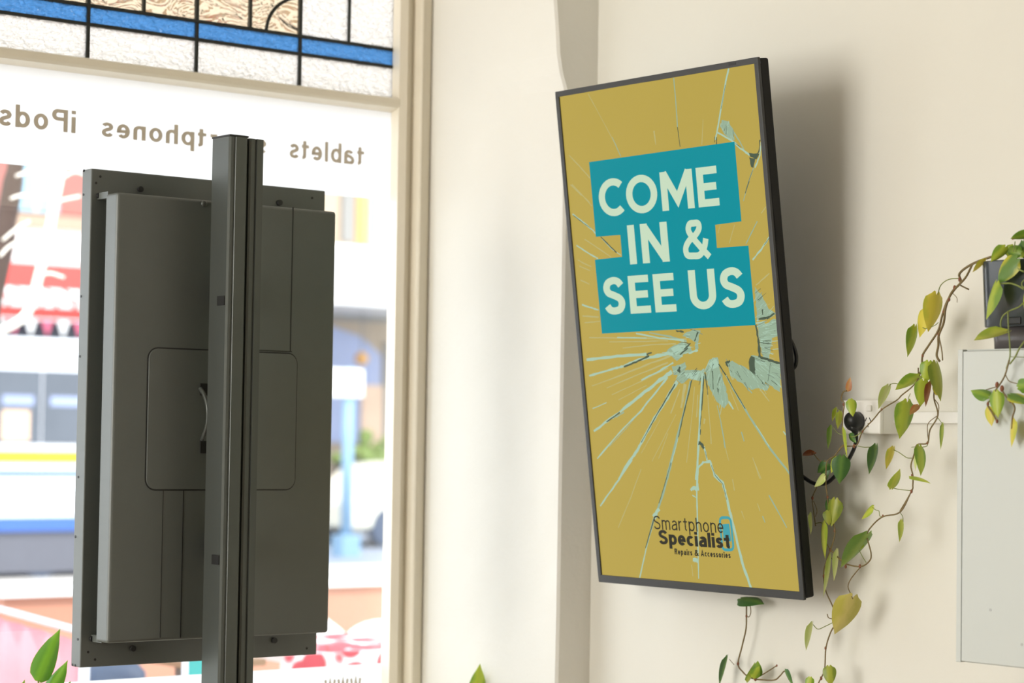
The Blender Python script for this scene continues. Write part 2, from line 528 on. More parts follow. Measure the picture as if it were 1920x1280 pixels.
# nib: reveal beside the window, edge taken from its slightly swollen plaster profile
prof = [(1280, 1043), (1150, 1046), (900, 1050), (600, 1055), (390, 1058), (230, 1059), (165, 1060), (135, 1052), (100, 1047), (60, 1045), (0, 1041)]
pts = [onY(x, y, YN) for y, x in prof]
pts = [Vector((pts[0].x, YN, 0.0))] + pts + [Vector((pts[-1].x, YN, ZC))]
mb = MB()
NB = 10
front = [p.copy() for p in pts]
cols = []
for k in range(NB + 1):
    t = k / NB
    cols.append([Vector((p.x + (XN - p.x) * min(1, t * 2.2) + (0.006 if k == 0 else 0), YN + t * (4.80 - YN) + (0 if k else 0), p.z)) for p in front])
edge = [Vector((p.x - 0.0, YN + 0.006, p.z)) for p in front]
rows = [[Vector((XR + 0.02, YN, p.z)) for p in front], [Vector((p.x + 0.006, YN, p.z)) for p in front], edge] + cols[1:]
n = len(front)
vs = [p for R in rows for p in R]
mb.add(vs, [(i * n + k, (i + 1) * n + k, (i + 1) * n + k + 1, i * n + k + 1) for i in range(len(rows) - 1) for k in range(n - 1)], 0)
struct(mb, 'wall_nib', M['reveal'])

XL = 0.55          # left end of the shop window
ztr_b = onY(300, 118 + 0.125 * 300, YG).z      # underside of transom bar
ztr_t = onY(300, 88 + 0.1303 * 300, YG).z
z_sill = 0.82
ZWT = 3.1
mb = MB()
mb.box(-3.2, XL - 0.02, YF - 0.05, 5.0, 0, ZC)
mb.box(XL - 0.02, XN, YF - 0.02, 5.0, 0, z_sill - 0.04)
mb.box(XL - 0.02, XN, YF - 0.02, 5.0, ZWT + 0.05, ZC)
struct(mb, 'wall_front', M['reveal'])
struct(MB().box(-3.2, 3.81, -3.5, 5.0, ZC, ZC + 0.15), 'ceiling', M['ceiling'])
struct(MB().box(-3.2, 3.81, -3.5, 5.0, -0.1, 0), 'floor', M['floor'])
struct(MB().box(-3.2, XR, -3.65, -3.5, 0, ZC), 'wall_back', M['wall'])
mb = MB()
mb.box(-3.2, -3.05, -3.5, 2.2, 0, ZC)
mb.box(-3.2, -3.05, 4.4, 4.65, 0, ZC)
mb.box(-3.2, -3.05, 2.2, 4.4, 0, 0.65)
mb.box(-3.2, -3.05, 2.2, 4.4, 3.32, ZC)
struct(mb, 'wall_left', M['wall'])
struct(MB().box(XL, XN, 4.30, YF - 0.02, z_sill - 0.04, z_sill), 'window_sill', M['frame'], bevel=0.004)

# --- main window
def Xat(px, Y, py=600):
    return onY(px, py, Y).x
w1 = MB()
x735, x748, x765, x769, x785 = Xat(728, YG), Xat(741, YF + 0.012), Xat(757, YF + 0.005), Xat(763, YF + 0.02), Xat(783, YF - 0.012)
jamb = [(x735 + 0.01, YG + 0.02), (x735, YG), (x748, YF + 0.012), (x765 - 0.003, YF + 0.003), (x765, YF + 0.014), (x769, YF + 0.016),
        (x785 - 0.004, YF - 0.012), (x785, YF - 0.016), (x785 + 0.004, YF - 0.010), (x785 + 0.012, YF - 0.010), (XN - 0.004, YF - 0.006), (XN + 0.006, YF + 0.004), (XN + 0.006, YG + 0.05), (x735 + 0.09, YG + 0.05), (x735 + 0.09, YG + 0.02)]
w1.prism([Vector((a, b, z_sill)) for a, b in jamb], [Vector((a, b, ZWT + 0.04)) for a, b in jamb])
w1.box(XL - 0.02, XL + 0.06, YF - 0.01, YG + 0.06, z_sill, ZWT + 0.04)
w1.box(XL, XN, YF, YG + 0.06, ZWT, ZWT + 0.05)
w1.box(XL, x748, YF + 0.005, YG + 0.06, z_sill, z_sill + 0.05)
tb = [(YF + 0.010, ztr_b + 0.012), (YF + 0.014, ztr_b + 0.006), (YG, ztr_b), (YG + 0.05, ztr_b), (YG + 0.05, ztr_t), (YG - 0.006, ztr_t), (YF + 0.010, ztr_t - 0.008)]
w1.prism([Vector((XL + 0.05, a, b)) for a, b in tb], [Vector((x765 - 0.004, a, b)) for a, b in tb])
win = struct(w1, 'window_1', M['frame'])
x_pr = Xat(736, YG)
def flat(mb, x0, x1, z0, z1, Y, mi=0, t=0.004):
    mb.box(x0, x1, Y, Y + t, z0, z1, mi)
mb = MB(); flat(mb, XL + 0.05, x_pr + 0.012, z_sill + 0.03, ztr_b + 0.002, YG + 0.012)
mb.build('pane', M['glass'], win)
zf0, zf1 = onY(366, 340, YG).z, onY(596, 1251, YG).z
mb = MB(); flat(mb, XL + 0.06, x_pr + 0.001, zf0, ztr_b + 0.001, YG + 0.0085, 0, 0.0008)
up_film = mb.build('window_film', M['film'], win)
mb = MB(); flat(mb, XL + 0.06, x_pr + 0.001, z_sill + 0.05, zf1, YG + 0.0085, 0, 0.0008)
lo_film = mb.build('window_film', M['film'], win)
mb = MB()
pl = lambda x, z: Vector((x, YG + 0.0078, z))
zb1, zc1 = onY(614, 302.5, YG).z, onY(614, 265, YG).z
zb2, zc2 = onY(335, 270, YG).z, onY(335, 233, YG).z
zb3, zc3 = onY(142, 249, YG).z, onY(124, 205, YG).z
put_text(mb, 'tablets', 0.165, Xat(686, YG, 290), Xat(546, YG, 290), zb1, zc1, pl, 0, 0.13, Vector((0, -2.5e-6, 0)))
put_text(mb, 'smartphones', 0.165, Xat(502.5, YG, 260), Xat(193, YG, 260), zb2, zc2, pl, 0, 0.13, Vector((0, -2.5e-6, 0)))
put_text(mb, 'iPods', 0.165, Xat(145, YG, 230), Xat(1, YG, 230), zb3, zc3, pl, 0, 0.13, Vector((0, -2.5e-6, 0)))
mb.build('lettering', M['lettering'], up_film)
mb = MB()
zq = onY(640, 1273.5, YG).z
put_text(mb, 'www.', 0.165, Xat(681, YG, 1275), Xat(604, YG, 1275), zq - 0.036, zq + 0.014, pl, 0, 0.13, Vector((0, -2.5e-6, 0)))
mb.build('lettering', M['lettering'], lo_film)

# --- leaded transom light
YT = YG + 0.002
w2 = MB()
sx1 = Xat(742, YT, 100)
w2.box(sx1, sx1 + 0.012, YT - 0.012, YT + 0.02, ztr_t, ZWT)
w2.box(XL + 0.05, XL + 0.062, YT - 0.012, YT + 0.02, ztr_t, ZWT)
w2.box(XL + 0.05, sx1 + 0.012, YT - 0.012, YT + 0.02, ZWT - 0.012, ZWT)
win2 = struct(w2, 'window_2', M['frame'])
zb_lo = onY(300, 23.5 + 0.1418 * 300, YT).z - 0.004
zb_hi = onY(300, 8 + 0.1167 * 300 - 1, YT).z - 0.012
zb_hi = onY(460, 53, YT).z
zb_lo = onY(460, 87, YT).z
xv = [Xat(p, YT, 60) for p in (-30, 165, 369, 563)]
x_l0, x_r0 = XL + 0.062, sx1
while xv[0] > x_l0 + 0.3:
    xv.insert(0, xv[0] - (xv[1] - xv[0]))
cells = [x_l0] + [x for x in xv if x > x_l0 + 0.05] + [x_r0]
xs_top = [Xat(p, YT, 20) for p in (270, 470, 655)]
z_top = ZWT - 0.012
def came(mb, p, q, w=0.0045):
    mb.tube([p, q], w, 6)
g = lambda nm, m_, x0, x1, z0, z1: MB().box(x0, x1, YT + 0.002, YT + 0.004, z0, z1).build(nm, m_, win2)
leads = MB()
for i in range(len(cells) - 1):
    g('pane', M['hammer'], cells[i], cells[i + 1], ztr_t, zb_lo)
    g('blue_pane', M['blueglass'], cells[i], cells[i + 1], zb_lo, zb_hi)
    last = (i == len(cells) - 2)
    g('pane', M['hammer'] if last else M['amber'], cells[i], cells[i + 1], zb_hi, z_top)
    leads.box(cells[i + 1] - 0.004, cells[i + 1] + 0.004, YT - 0.003, YT + 0.008, ztr_t, z_top)
    xm = (cells[i] + cells[i + 1]) / 2
    c = [x for x in xs_top if cells[i] < x < cells[i + 1]]
    xm = c[0] if c else xm
    leads.box(xm - 0.0032, xm + 0.0032, YT - 0.003, YT + 0.008, zb_hi, z_top)
for z_, w_ in ((zb_lo, 0.004), (zb_hi, 0.004)):
    leads.box(x_l0, x_r0, YT - 0.0035, YT + 0.0085, z_ - w_, z_ + w_)
leads.box(x_r0 - 0.008, x_r0, YT - 0.004, YT + 0.0085, ztr_t, z_top)
# curved lead of the fan motif
cv = catmull([onY(x, y, YT) for x, y in ((499, 56), (503, 38), (511, 22), (523, 9), (541, -1), (562, -6))], 6)
leads.tube(cv, 0.0045, 6)
leads.build('lead_came', M['lead'], win2)

# ================================================================== TV SIGN
TVa = math.radians(7.72)
TL = Vector((3.2679, 3.9579, 2.3932))
eS = Vector((0, -1, 0)); eT = Vector((math.sin(TVa), 0, -math.cos(TVa))); eN = Vector((-math.cos(TVa), 0, -math.sin(TVa)))
TW, TH = 0.6508, 1.1260
def tvp(s, t, nn=0.0):
    return TL + eS * s + eT * t + eN * nn
def scr(px, py):
    p = onplane(px, py, TL, eN) - TL
    return p.dot(eS), p.dot(eT)
tv = thing('wall_display', 'black framed portrait screen with yellow cracked glass advert tilted off the right wall', 'display screen', tvp(TW / 2, TH, -0.03))
s0, t0 = scr(1047.3, 181.5); s1, t1 = scr(1500.0, 1111.3)
bz_l, bz_t, bz_r, bz_b = 0.011, 0.0125, 0.0115, 0.017
def tvbox(mb, s0, s1, t0, t1, n0, n1, mi=0):
    mb.hexa([tvp(s0, t0, n0), tvp(s1, t0, n0), tvp(s1, t1, n0), tvp(s0, t1, n0)], [tvp(s0, t0, n1), tvp(s1, t0, n1), tvp(s1, t1, n1), tvp(s0, t1, n1)], mi)
mb = MB()
tvbox(mb, 0, TW, 0, bz_t, -0.008, 0)
tvbox(mb, 0, TW, TH - bz_b, TH, -0.008, 0)
tvbox(mb, 0, bz_l, bz_t, TH - bz_b, -0.008, 0)
tvbox(mb, TW - bz_r, TW, bz_t, TH - bz_b, -0.008, 0)
mb.build('bezel', M['bezel'], tv, bevel=0.0012)
mb = MB()
tvbox(mb, 0.002, TW - 0.001, 0.002, TH - 0.002, -0.034, -0.007)
mb.build('back_cover', M['tvback'], tv, bevel=0.004)
mb = MB()
tvbox(mb, 0.06, TW - 0.03, 0.40, TH - 0.05, -0.055, -0.033)
mb.build('electronics_housing', M['tvback'], tv, bevel=0.008)
mb = MB()
a = scr(1366, 115.5); 
tvbox(mb, a[0], a[0] + 0.021, 0.0035, 0.0085, -0.001, 0.0006)
mb.build('sensor_window', M['blackdark'], tv)
mb = MB()
mb.box(3.535, XR + 0.002, 3.66, 3.92, 1.72, 2.05)
for yy in (3.70, 3.88):
    a_, b_ = Vector((3.545, yy, 2.03)), tvp(3.9579 - yy, 0.34, -0.037)
    mb.cyl(a_, b_, 0.012); mb.cyl(Vector((3.545, yy, 1.75)), tvp(3.9579 - yy, 0.70, -0.058), 0.012)
    tvbox(mb, 3.9579 - yy - 0.02, 3.9579 - yy + 0.02, 0.30, 0.42, -0.045, -0.035)
mb.build('wall_bracket', M['tvback'], tv, bevel=0.002)
mb = MB()
cpts = [(1462, 612), (1479, 632), (1490, 655), (1493, 675), (1488, 690), (1470, 700)]
mb.tube(catmull([onX(x, y, 3.48) for x, y in cpts], 6), 0.0042, 8)
mb.build('signal_cable', M['cord'], tv)

# --- what the screen shows
YELLOW = srgb(187, 161, 76); TEAL = srgb(0, 143, 155); CREAMT = srgb(200, 221, 192); CRACK = srgb(170, 199, 176)
CRACKD = srgb(78, 92, 74); CRACKM = srgb(152, 176, 150); FAINT = srgb(186, 178, 118); INK = srgb(52, 50, 40); TEAL2 = srgb(70, 160, 170)
SM = [emit('screen_yellow', YELLOW), emit('screen_teal', TEAL), emit('screen_cream', CREAMT), emit('screen_crack_light', CRACK),
      emit('screen_crack_dark', CRACKD), emit('screen_crack_mid', CRACKM), emit('screen_crack_faint', FAINT), emit('screen_ink', INK), emit('screen_logo_blue', TEAL2), emit('screen_crack_grey', srgb(128, 146, 128))]
# gentle printed-image colour variation in the yellow field
nt = SM[0].node_tree
no = nt.nodes.new('ShaderNodeTexNoise'); no.inputs['Scale'].default_value = 1.6
mx = nt.nodes.new('ShaderNodeMix'); mx.data_type = 'RGBA'
mx.inputs[6].default_value = srgb(181, 159, 72); mx.inputs[7].default_value = srgb(190, 167, 82)
nt.links.new(no.outputs['Fac'], mx.inputs[0]); nt.links.new(mx.outputs[2], nt.nodes['Principled BSDF'].inputs['Emission Color'])
sc = MB()
LAY = {9: .00033, 3: .00030, 5: .00025, 6: .00020, 4: .00036, 1: .00050, 2: .0007, 8: .0006, 7: .0008}
def spoly(px, mi):
    pts = [scr(*p) for p in px]
    sc.add([tvp(s, t, -0.004 + LAY[mi]) for s, t in pts], [tuple(range(len(pts)))], mi)
def clampst(s, t):
    return min(max(s, bz_l), TW - bz_r), min(max(t, bz_t), TH - bz_b)
def sline(px, w0, w1, mi, jit=0.0, n=5):
    P = [Vector(scr(*p)) for p in px]
    Q = []
    for i in range(len(P) - 1):
        for k in range(n):
            t = k / n
            Q.append(P[i].lerp(P[i + 1], t))
    Q.append(P[-1])
    N = len(Q)
    Lr, Rr = [], []
    for i, q in enumerate(Q):
        d = (Q[min(i + 1, N - 1)] - Q[max(i - 1, 0)]).normalized()
        nn = Vector((-d.y, d.x))
        wv = (w0 + (w1 - w0) * i / (N - 1)) / 870 / 2
        j1 = wv * (1 + random.uniform(-jit, jit)); j2 = wv * (1 + random.uniform(-jit, jit))
        Lr.append(clampst(*(q + nn * j1))); Rr.append(clampst(*(q - nn * j2)))
    for i in range(N - 1):
        sc.add([tvp(*Lr[i], -0.004 + LAY[mi]), tvp(*Rr[i], -0.004 + LAY[mi]), tvp(*Rr[i + 1], -0.004 + LAY[mi]), tvp(*Lr[i + 1], -0.004 + LAY[mi])], [(0, 1, 2, 3)], mi)
sc.add([tvp(bz_l - .001, bz_t - .001, -0.004), tvp(TW - bz_r + .001, bz_t - .001, -0.004), tvp(TW - bz_r + .001, TH - bz_b + .001, -0.004), tvp(bz_l - .001, TH - bz_b + .001, -0.004)], [(0, 1, 2, 3)], 0)

def z1(x, y): return 1020 + x / 4.174, 80 + y / 4.174
def z2(x, y): return 1040 + x / 4.0, 340 + y / 4.0
def z3(x, y): return 1060 + x / 4.0, 580 + y / 4.0
def z4(x, y): return 1080 + x / 4.174, 860 + y / 4.174
# teal block behind the words
spoly([(1102.3, 304), (1375, 265.5), (1388, 415), (1338.6, 421.5), (1342, 465), (1401, 460.5), (1414.5, 609.5), (1126.5, 625.5), (1113.2, 487), (1164, 481.5), (1161, 440.5), (1115, 444)], 1)
# words
tpl = lambda s, t: tvp(s, -t, -0.004 + LAY[2])
def words(txt, wt, pxl, pxr, pyt, pyb, track, mi=2):
    """pxl/pxr: left & right middle points, pyt/pyb: top and bottom point of a flat-topped letter"""
    sl = scr(*pxl)[0]; sr = scr(*pxr)[0]; tt = scr(*pyt)[1]; tb_ = scr(*pyb)[1]
    put_text(sc, txt, wt, sl, sr, -tb_, -tt, lambda s, t: tvp(s, -t, -0.004 + LAY[mi]), mi, track)
words('COME', .19, (1120.3, 368), (1344.5, 350), (1306, 314.5), (1348, 385), .11)
words('IN', .19, (1176, 455), (1250.5, 450), (1200, 420), (1204, 494), .16)
words('&', .170, (1277, 450), (1328.5, 440), (1300, 412), (1305, 485.5), .1)
words('SEE', .19, (1130, 552), (1263.5, 545), (1210, 515), (1215, 586.5), .12)
words('US', .19, (1290.5, 545), (1392.5, 535), (1315, 505), (1318, 580), .12)
# cracks: (polyline in photo pixels, width start, width end, tone, roughness)
for f_, P, w0, w1_, mi, j in [
    (z1, [(1005, 275), (1020, 450), (1035, 660)], 3.0, 2.6, 5, .2), (z1, [(1035, 660), (1045, 740), (1056, 815)], 2.0, 1.6, 4, .2),
    (z1, [(1435, 200), (1400, 370), (1355, 640), (1330, 760)], 4.0, 3.2, 3, .3), (z1, [(1410, 330), (1375, 520)], 1.0, 1.0, 4, .3), (z1, [(1340, 740), (1340, 795)], 2.0, 2.2, 4, .3), (z1, [(1327, 735), (1325, 780)], 1.5, 1.5, 4, .3),
    (z1, [(335, 400), (400, 520), (470, 650), (540, 780), (590, 890)], 1.6, 1.8, 6, .4), (z1, [(525, 740), (590, 890)], 1.6, 2.0, 5, .4),
    (z1, [(850, 690), (865, 800)], 4, 1.5, 6, .3), (z1, [(1235, 600), (1225, 800)], 1.6, 1.4, 6, .3),
    (z1, [(185, 880), (270, 970), (350, 1060)], 2, 2.4, 6, .3), (z1, [(210, 1110), (280, 1185), (345, 1250)], 2.2, 2.2, 6, .3),
    (z1, [(1345, 700), (1470, 775), (1530, 830), (1600, 880)], 3.5, 4, 3, .4), (z1, [(1440, 650), (1520, 770), (1560, 850)], 3, 2, 5, .4),
    (z1, [(1680, 760), (1672, 850), (1640, 900)], 2.5, 2, 4, .5), (z1, [(1690, 780), (1680, 880), (1640, 980)], 3, 3, 3, .5), (z1, [(1630, 980), (1590, 1090), (1550, 1240)], 2.4, 1.6, 5, .3), (z1, [(1622, 1000), (1570, 1150)], 1, .8, 4, .3),
    (z1, [(1530, 820), (1490, 790)], 1.2, 1.2, 4, .3),
    (z2, [(125, 245), (200, 305), (275, 365), (300, 395)], 3.5, 3, 3, .4), (z2, [(130, 255), (200, 310), (260, 350)], 1.4, 1.2, 4, .4), (z2, [(335, 415), (400, 480), (455, 535)], 2.4, 2.4, 4, .3), (z2, [(345, 430), (420, 510), (490, 555)], 1.4, 1.6, 3, .3),
    (z2, [(110, 25), (190, 105)], 2, 2, 6, .3), (z2, [(225, 135), (270, 185)], 2, 2, 6, .3), (z2, [(155, 480), (230, 530), (315, 580)], 3, 2.6, 3, .3), (z2, [(215, 435), (330, 510), (415, 570)], 2, 2, 6, .3),
    (z2, [(165, 590), (210, 615), (265, 640)], 2, 2, 6, .3), (z2, [(175, 635), (255, 670)], 2, 1.6, 6, .3), (z2, [(185, 740), (250, 770)], 2.5, 2, 6, .3), (z2, [(195, 925), (255, 945), (320, 965)], 3.4, 3, 3, .3), (z2, [(200, 1010), (320, 1018)], 3, 3, 6, .3), (z2, [(215, 1060), (330, 1050)], 2, 2, 6, .3),
    (z2, [(1605, 415), (1540, 510), (1475, 590)], 3.5, 3, 3, .4), (z2, [(1600, 425), (1560, 480)], 1, 1, 4, .4), (z2, [(1510, 300), (1480, 360), (1425, 470)], 2.5, 2, 5, .4), (z2, [(1575, 190), (1540, 240)], 2, 2, 6, .3), (z2, [(1340, 325), (1300, 465)], 1.5, 1.5, 6, .3), (z2, [(1230, 330), (1215, 390)], 1.5, 1.5, 6, .3), (z2, [(1600, 690), (1500, 780)], 2.2, 2, 6, .4), (z2, [(1450, 0), (1420, 90)], 1.5, 1.5, 4, .3),
    # rays, left
    (z3, [(170, 212), (400, 215), (620, 218), (900, 225)], 2, 3, 6, .4), (z3, [(380, 210), (600, 215)], 2, 2, 3, .4), (z3, [(520, 180), (700, 215), (880, 235)], 2.5, 4, 3, .4), (z3, [(620, 175), (780, 205), (900, 240)], 2.5, 4, 5, .4), (z3, [(320, 245), (600, 240), (760, 235)], 1.6, 2, 6, .4),
    (z3, [(420, 290), (640, 265), (820, 258)], 1.6, 3, 6, .4), (z3, [(150, 378), (380, 352), (600, 338)], 6, 5.5, 3, .3), (z3, [(600, 338), (640, 325)], 4, 2, 4, .4),
    (z3, [(170, 500), (340, 450), (430, 425)], 4, 4, 3, .4), (z3, [(430, 430), (520, 395), (620, 350)], 3, 4, 4, .4), (z3, [(430, 420), (540, 380), (720, 340), (800, 330)], 4, 8, 3, .5),
    (z3, [(190, 575), (420, 490), (640, 400), (780, 350)], 1.6, 4, 6, .4), (z3, [(300, 590), (560, 480), (760, 400)], 1.6, 3, 6, .4), (z3, [(560, 530), (700, 460), (800, 400)], 2.5, 4, 3, .5), (z3, [(195, 745), (300, 700)], 2, 2, 3, .4),
    (z3, [(340, 640), (560, 540), (760, 440)], 1.5, 2, 6, .4), (z3, [(390, 680), (600, 570)], 1.5, 1.5, 6, .4),
    (z3, [(205, 915), (310, 835), (400, 770), (560, 640), (700, 530), (790, 470)], 4.5, 7, 3, .4), (z3, [(300, 845), (400, 775)], 2, 3, 4, .4), (z3, [(370, 810), (430, 770)], 3, 3, 5, .4), (z3, [(520, 680), (720, 520)], 1.2, 1.8, 5, .4),
    (z3, [(230, 1120), (400, 920), (560, 760), (620, 680), (760, 510)], 3, 4, 3, .4), (z3, [(320, 1030), (450, 890), (600, 710)], 1.2, 1.2, 5, .4),
    (z3, [(390, 1275), (450, 1170), (530, 1060), (640, 850), (740, 690), (830, 540)], 5, 7, 3, .35), (z3, [(560, 1000), (660, 820), (760, 650), (815, 560)], 1.8, 3, 4, .5), (z3, [(505, 1105), (545, 1020)], 5, 3, 3, .4),
    (z3, [(750, 1275), (790, 1120), (830, 960), (880, 770), (930, 540)], 6, 5, 5, .3), (z3, [(840, 960), (870, 820), (910, 650), (940, 530)], 2, 3.2, 4, .5), (z3, [(770, 1200), (810, 1070), (835, 970)], 2, 2, 3, .4),
    (z3, [(860, 740), (890, 560)], 5, 7, 6, .4), (z3, [(900, 1150), (940, 800), (960, 580)], 1.5, 2, 6, .4),
    (z3, [(970, 1280), (985, 1120), (1000, 800), (1010, 620), (1020, 480)], 5, 5.5, 3, .3), (z3, [(1000, 900), (1010, 790), (1018, 680), (1028, 500)], 1.2, 3.5, 4, .6), (z3, [(1005, 900), (1003, 940)], 2.4, 2.4, 4, .4), (z3, [(1035, 820), (1030, 860)], 5, 3, 6, .3),
    (z3, [(1085, 1010), (1070, 800), (1055, 600)], 2.2, 2.4, 6, .4), (z3, [(1190, 1040), (1160, 860), (1130, 720)], 3, 2, 5, .4), (z3, [(1215, 1135), (1190, 1030)], 1.5, 2, 6, .4), (z3, [(975, 810), (985, 640)], 2.5, 2, 6, .4),
    (z3, [(1680, 1240), (1500, 1010), (1340, 750), (1250, 600), (1195, 495)], 4.5, 3.5, 5, .4), (z3, [(1340, 745), (1260, 610), (1200, 500)], 1.6, 2.2, 4, .5), (z3, [(1520, 1030), (1420, 870)], 2.2, 2.2, 3, .4), (z3, [(1250, 750), (1215, 690)], 3, 4, 3, .4),
    (z3, [(1395, 1110), (1450, 1270)], 2, 2, 6, .4), (z3, [(1310, 920), (1332, 990)], 3, 2, 5, .4), (z3, [(1625, 915), (1655, 955)], 3, 2, 3, .3), (z3, [(1225, 600), (1290, 760)], 1.8, 1.8, 6, .4), (z3, [(1330, 560), (1390, 630)], 4, 2, 5, .4), (z3, [(1450, 600), (1520, 690)], 3, 2, 6, .4),
    (z3, [(820, 790), (640, 1140)], 1.5, 1.5, 6, .4), (z3, [(760, 930), (690, 1120)], 1.5, 1.5, 6, .4), (z3, [(700, 830), (560, 1080)], 1.3, 1.3, 6, .4), (z3, [(780, 780), (850, 600)], 3, 3, 6, .4),
    # big hole rim
    (z3, [(1420, 115), (1440, 240), (1450, 360)], 4, 7, 4, .5), (z3, [(1480, 100), (1475, 250), (1465, 330)], 5, 5, 5, .6), (z3, [(1450, 360), (1520, 380), (1615, 408)], 4, 5, 4, .4), (z3, [(1530, 400), (1510, 540)], 1.0, 1.0, 4, .3), (z3, [(1420, 105), (1490, 90)], 3, 2, 3, .3),
    (z3, [(1500, 70), (1560, 30)], 3, 3, 4, .5), (z3, [(1440, 75), (1520, 60)], 3, 4, 4, .5), (z3, [(1470, 0), (1470, 40)], 4, 3, 4, .5), (z3, [(1530, 190), (1585, 185)], 1.2, 1.2, 3, .3), (z3, [(1535, 240), (1600, 235)], 1.2, 1.2, 3, .3), (z3, [(1545, 300), (1605, 295)], 1.2, 1.2, 3, .3),
    (z3, [(1195, 495), (1140, 410)], 2.5, 3, 4, .5), (z3, [(1100, 600), (1095, 460)], 2, 2, 4, .5), (z3, [(1060, 640), (1040, 480)], 2, 4, 4, .6), (z3, [(1210, 430), (1195, 400), (1225, 385)], 4, 4, 4, .5), (z3, [(1150, 540), (1120, 430)], 1.5, 2, 5, .5), (z3, [(1180, 620), (1140, 470)], 1.5, 2, 5, .5),
    (z3, [(880, 300), (930, 255)], 2, 3, 4, .5), (z3, [(850, 340), (910, 290)], 2, 3, 4, .5), (z3, [(960, 240), (985, 170)], 2.4, 3, 4, .6), (z3, [(915, 330), (985, 305)], 3, 4, 3, .5), (z3, [(840, 470), (850, 430)], 7, 5, 4, .5), (z3, [(860, 440), (890, 400)], 4, 4, 5, .5), (z3, [(950, 150), (965, 230)], 5, 4, 5, .6), (z3, [(820, 160), (880, 170)], 4, 3, 4, .6),
    # lower part
    (z3, [(990, 1000), (1010, 1010), (1030, 1045)], 8, 6, 4, .4), (z3, [(1030, 1030), (1050, 1110), (1055, 1145)], 4, 3.5, 3, .4), (z3, [(1040, 1060), (1052, 1120)], 1.2, 1.2, 4, .4),
    (z4, [(180, 370), (300, 200), (430, 10)], 4, 3.5, 3, .4), (z4, [(320, 540), (420, 300), (500, 80)], 2, 2, 6, .4),
    (z4, [(490, 935), (540, 700), (605, 450)], 3.5, 4, 3, .4), (z4, [(535, 700), (600, 470)], 2, 3.5, 4, .4), (z4, [(610, 450), (650, 340), (700, 170), (745, 0)], 7, 5, 5, .3), (z4, [(640, 350), (735, 30)], 1.5, 1.5, 4, .4), (z4, [(600, 460), (640, 390)], 9, 7, 3, .5),
    (z4, [(945, 60), (935, 250), (940, 460), (945, 700), (950, 940)], 5, 2.5, 3, .3), (z4, [(890, 250), (900, 230), (945, 235)], 6, 8, 3, .4), (z4, [(900, 285), (940, 310)], 2, 2, 3, .3), (z4, [(905, 790), (945, 800)], 7, 7, 3, .5), (z4, [(895, 830), (905, 920)], 2, 1.5, 6, .4),
    (z4, [(945, 70), (985, 30), (1040, 20), (1050, 50), (1075, 130), (1140, 190), (1165, 290), (1195, 420)], 4, 7, 3, .4), (z4, [(1195, 420), (1230, 560), (1290, 810), (1360, 1015)], 7, 6, 3, .25), (z4, [(1050, 50), (1080, 130), (1140, 200), (1170, 320)], 1.2, 1.2, 4, .5), (z4, [(940, 190), (950, 250)], 4, 4, 3, .3),
    (z4, [(1570, 0), (1680, 140)], 3.5, 3, 6, .3), (z4, [(1375, 0), (1440, 160)], 2, 1.5, 6, .3), (z4, [(1500, 285), (1640, 540)], 3, 2.5, 5, .3), (z4, [(1450, 450), (1470, 500)], 3, 2, 5, .3), (z4, [(1410, 350), (1430, 410)], 2, 2, 6, .3), (z4, [(1215, 160), (1230, 250)], 2, 2, 6, .3), (z4, [(1285, 410), (1310, 480)], 2, 1, 6, .3),
]:
    sline([f_(*p) for p in P], w0, w1_, mi, j)
HOLE = (1352, 640)
def fan(f_, P, mi):
    pts = [Vector(f_(*p)) for p in P]
    rough = []
    for i in range(len(pts)):
        a_, b_ = pts[i], pts[(i + 1) % len(pts)]
        k_ = max(1, int((b_ - a_).length / 5))
        for k in range(k_):
            rough.append(a_.lerp(b_, k / k_) + Vector((random.uniform(-1.1, 1.1), random.uniform(-1.1, 1.1))))
    spoly([tuple(p) for p in rough], mi)
    xs, ys = [p.x for p in pts], [p.y for p in pts]
    def inside(q):
        c = False
        for i in range(len(pts)):
            a_, b_ = pts[i], pts[i - 1]
            if (a_.y > q.y) != (b_.y > q.y) and q.x < (b_.x - a_.x) * (q.y - a_.y) / (b_.y - a_.y) + a_.x: c = not c
        return c
    if mi == 4: return
    area = (max(xs) - min(xs)) * (max(ys) - min(ys))
    for _ in range(int(6 + area / 55)):
        q = Vector((random.uniform(min(xs), max(xs)), random.uniform(min(ys), max(ys))))
        if not inside(q): continue
        d = (q - Vector(HOLE)).normalized()
        d = Vector((d.x + random.uniform(-.25, .25), d.y + random.uniform(-.25, .25)))
        l_ = random.uniform(5, 22)
        sline([tuple(q - d * l_ * .4), tuple(q + d * l_ * .6)], random.uniform(.5, 1.8), random.uniform(.3, 1.2), random.choice((3, 3, 3, 6, 6, 4, 9)), .6, 4)
fan(z1, [(1380, 605), (1440, 620), (1475, 690), (1480, 760), (1450, 765), (1400, 710), (1370, 650)], 5)
fan(z1, [(1590, 860), (1675, 870), (1650, 915), (1605, 890)], 4)
fan(z1, [(1598, 895), (1640, 905), (1630, 980), (1610, 975)], 4)
fan(z2, [(1490, 790), (1540, 850), (1600, 960), (1655, 990), (1620, 1020), (1510, 1050), (1500, 930)], 5)
fan(z3, [(1430, 110), (1480, 95), (1500, 130), (1540, 230), (1520, 370), (1470, 360), (1450, 250)], 5)
fan(z3, [(1480, 120), (1560, 70), (1590, 90), (1600, 200), (1530, 220), (1510, 360), (1470, 340)], 5)
fan(z3, [(1380, 345), (1440, 350), (1530, 390), (1610, 410), (1600, 620), (1520, 570), (1400, 490)], 5)
fan(z3, [(1365, 400), (1385, 345), (1410, 360), (1415, 490), (1375, 460)], 4)
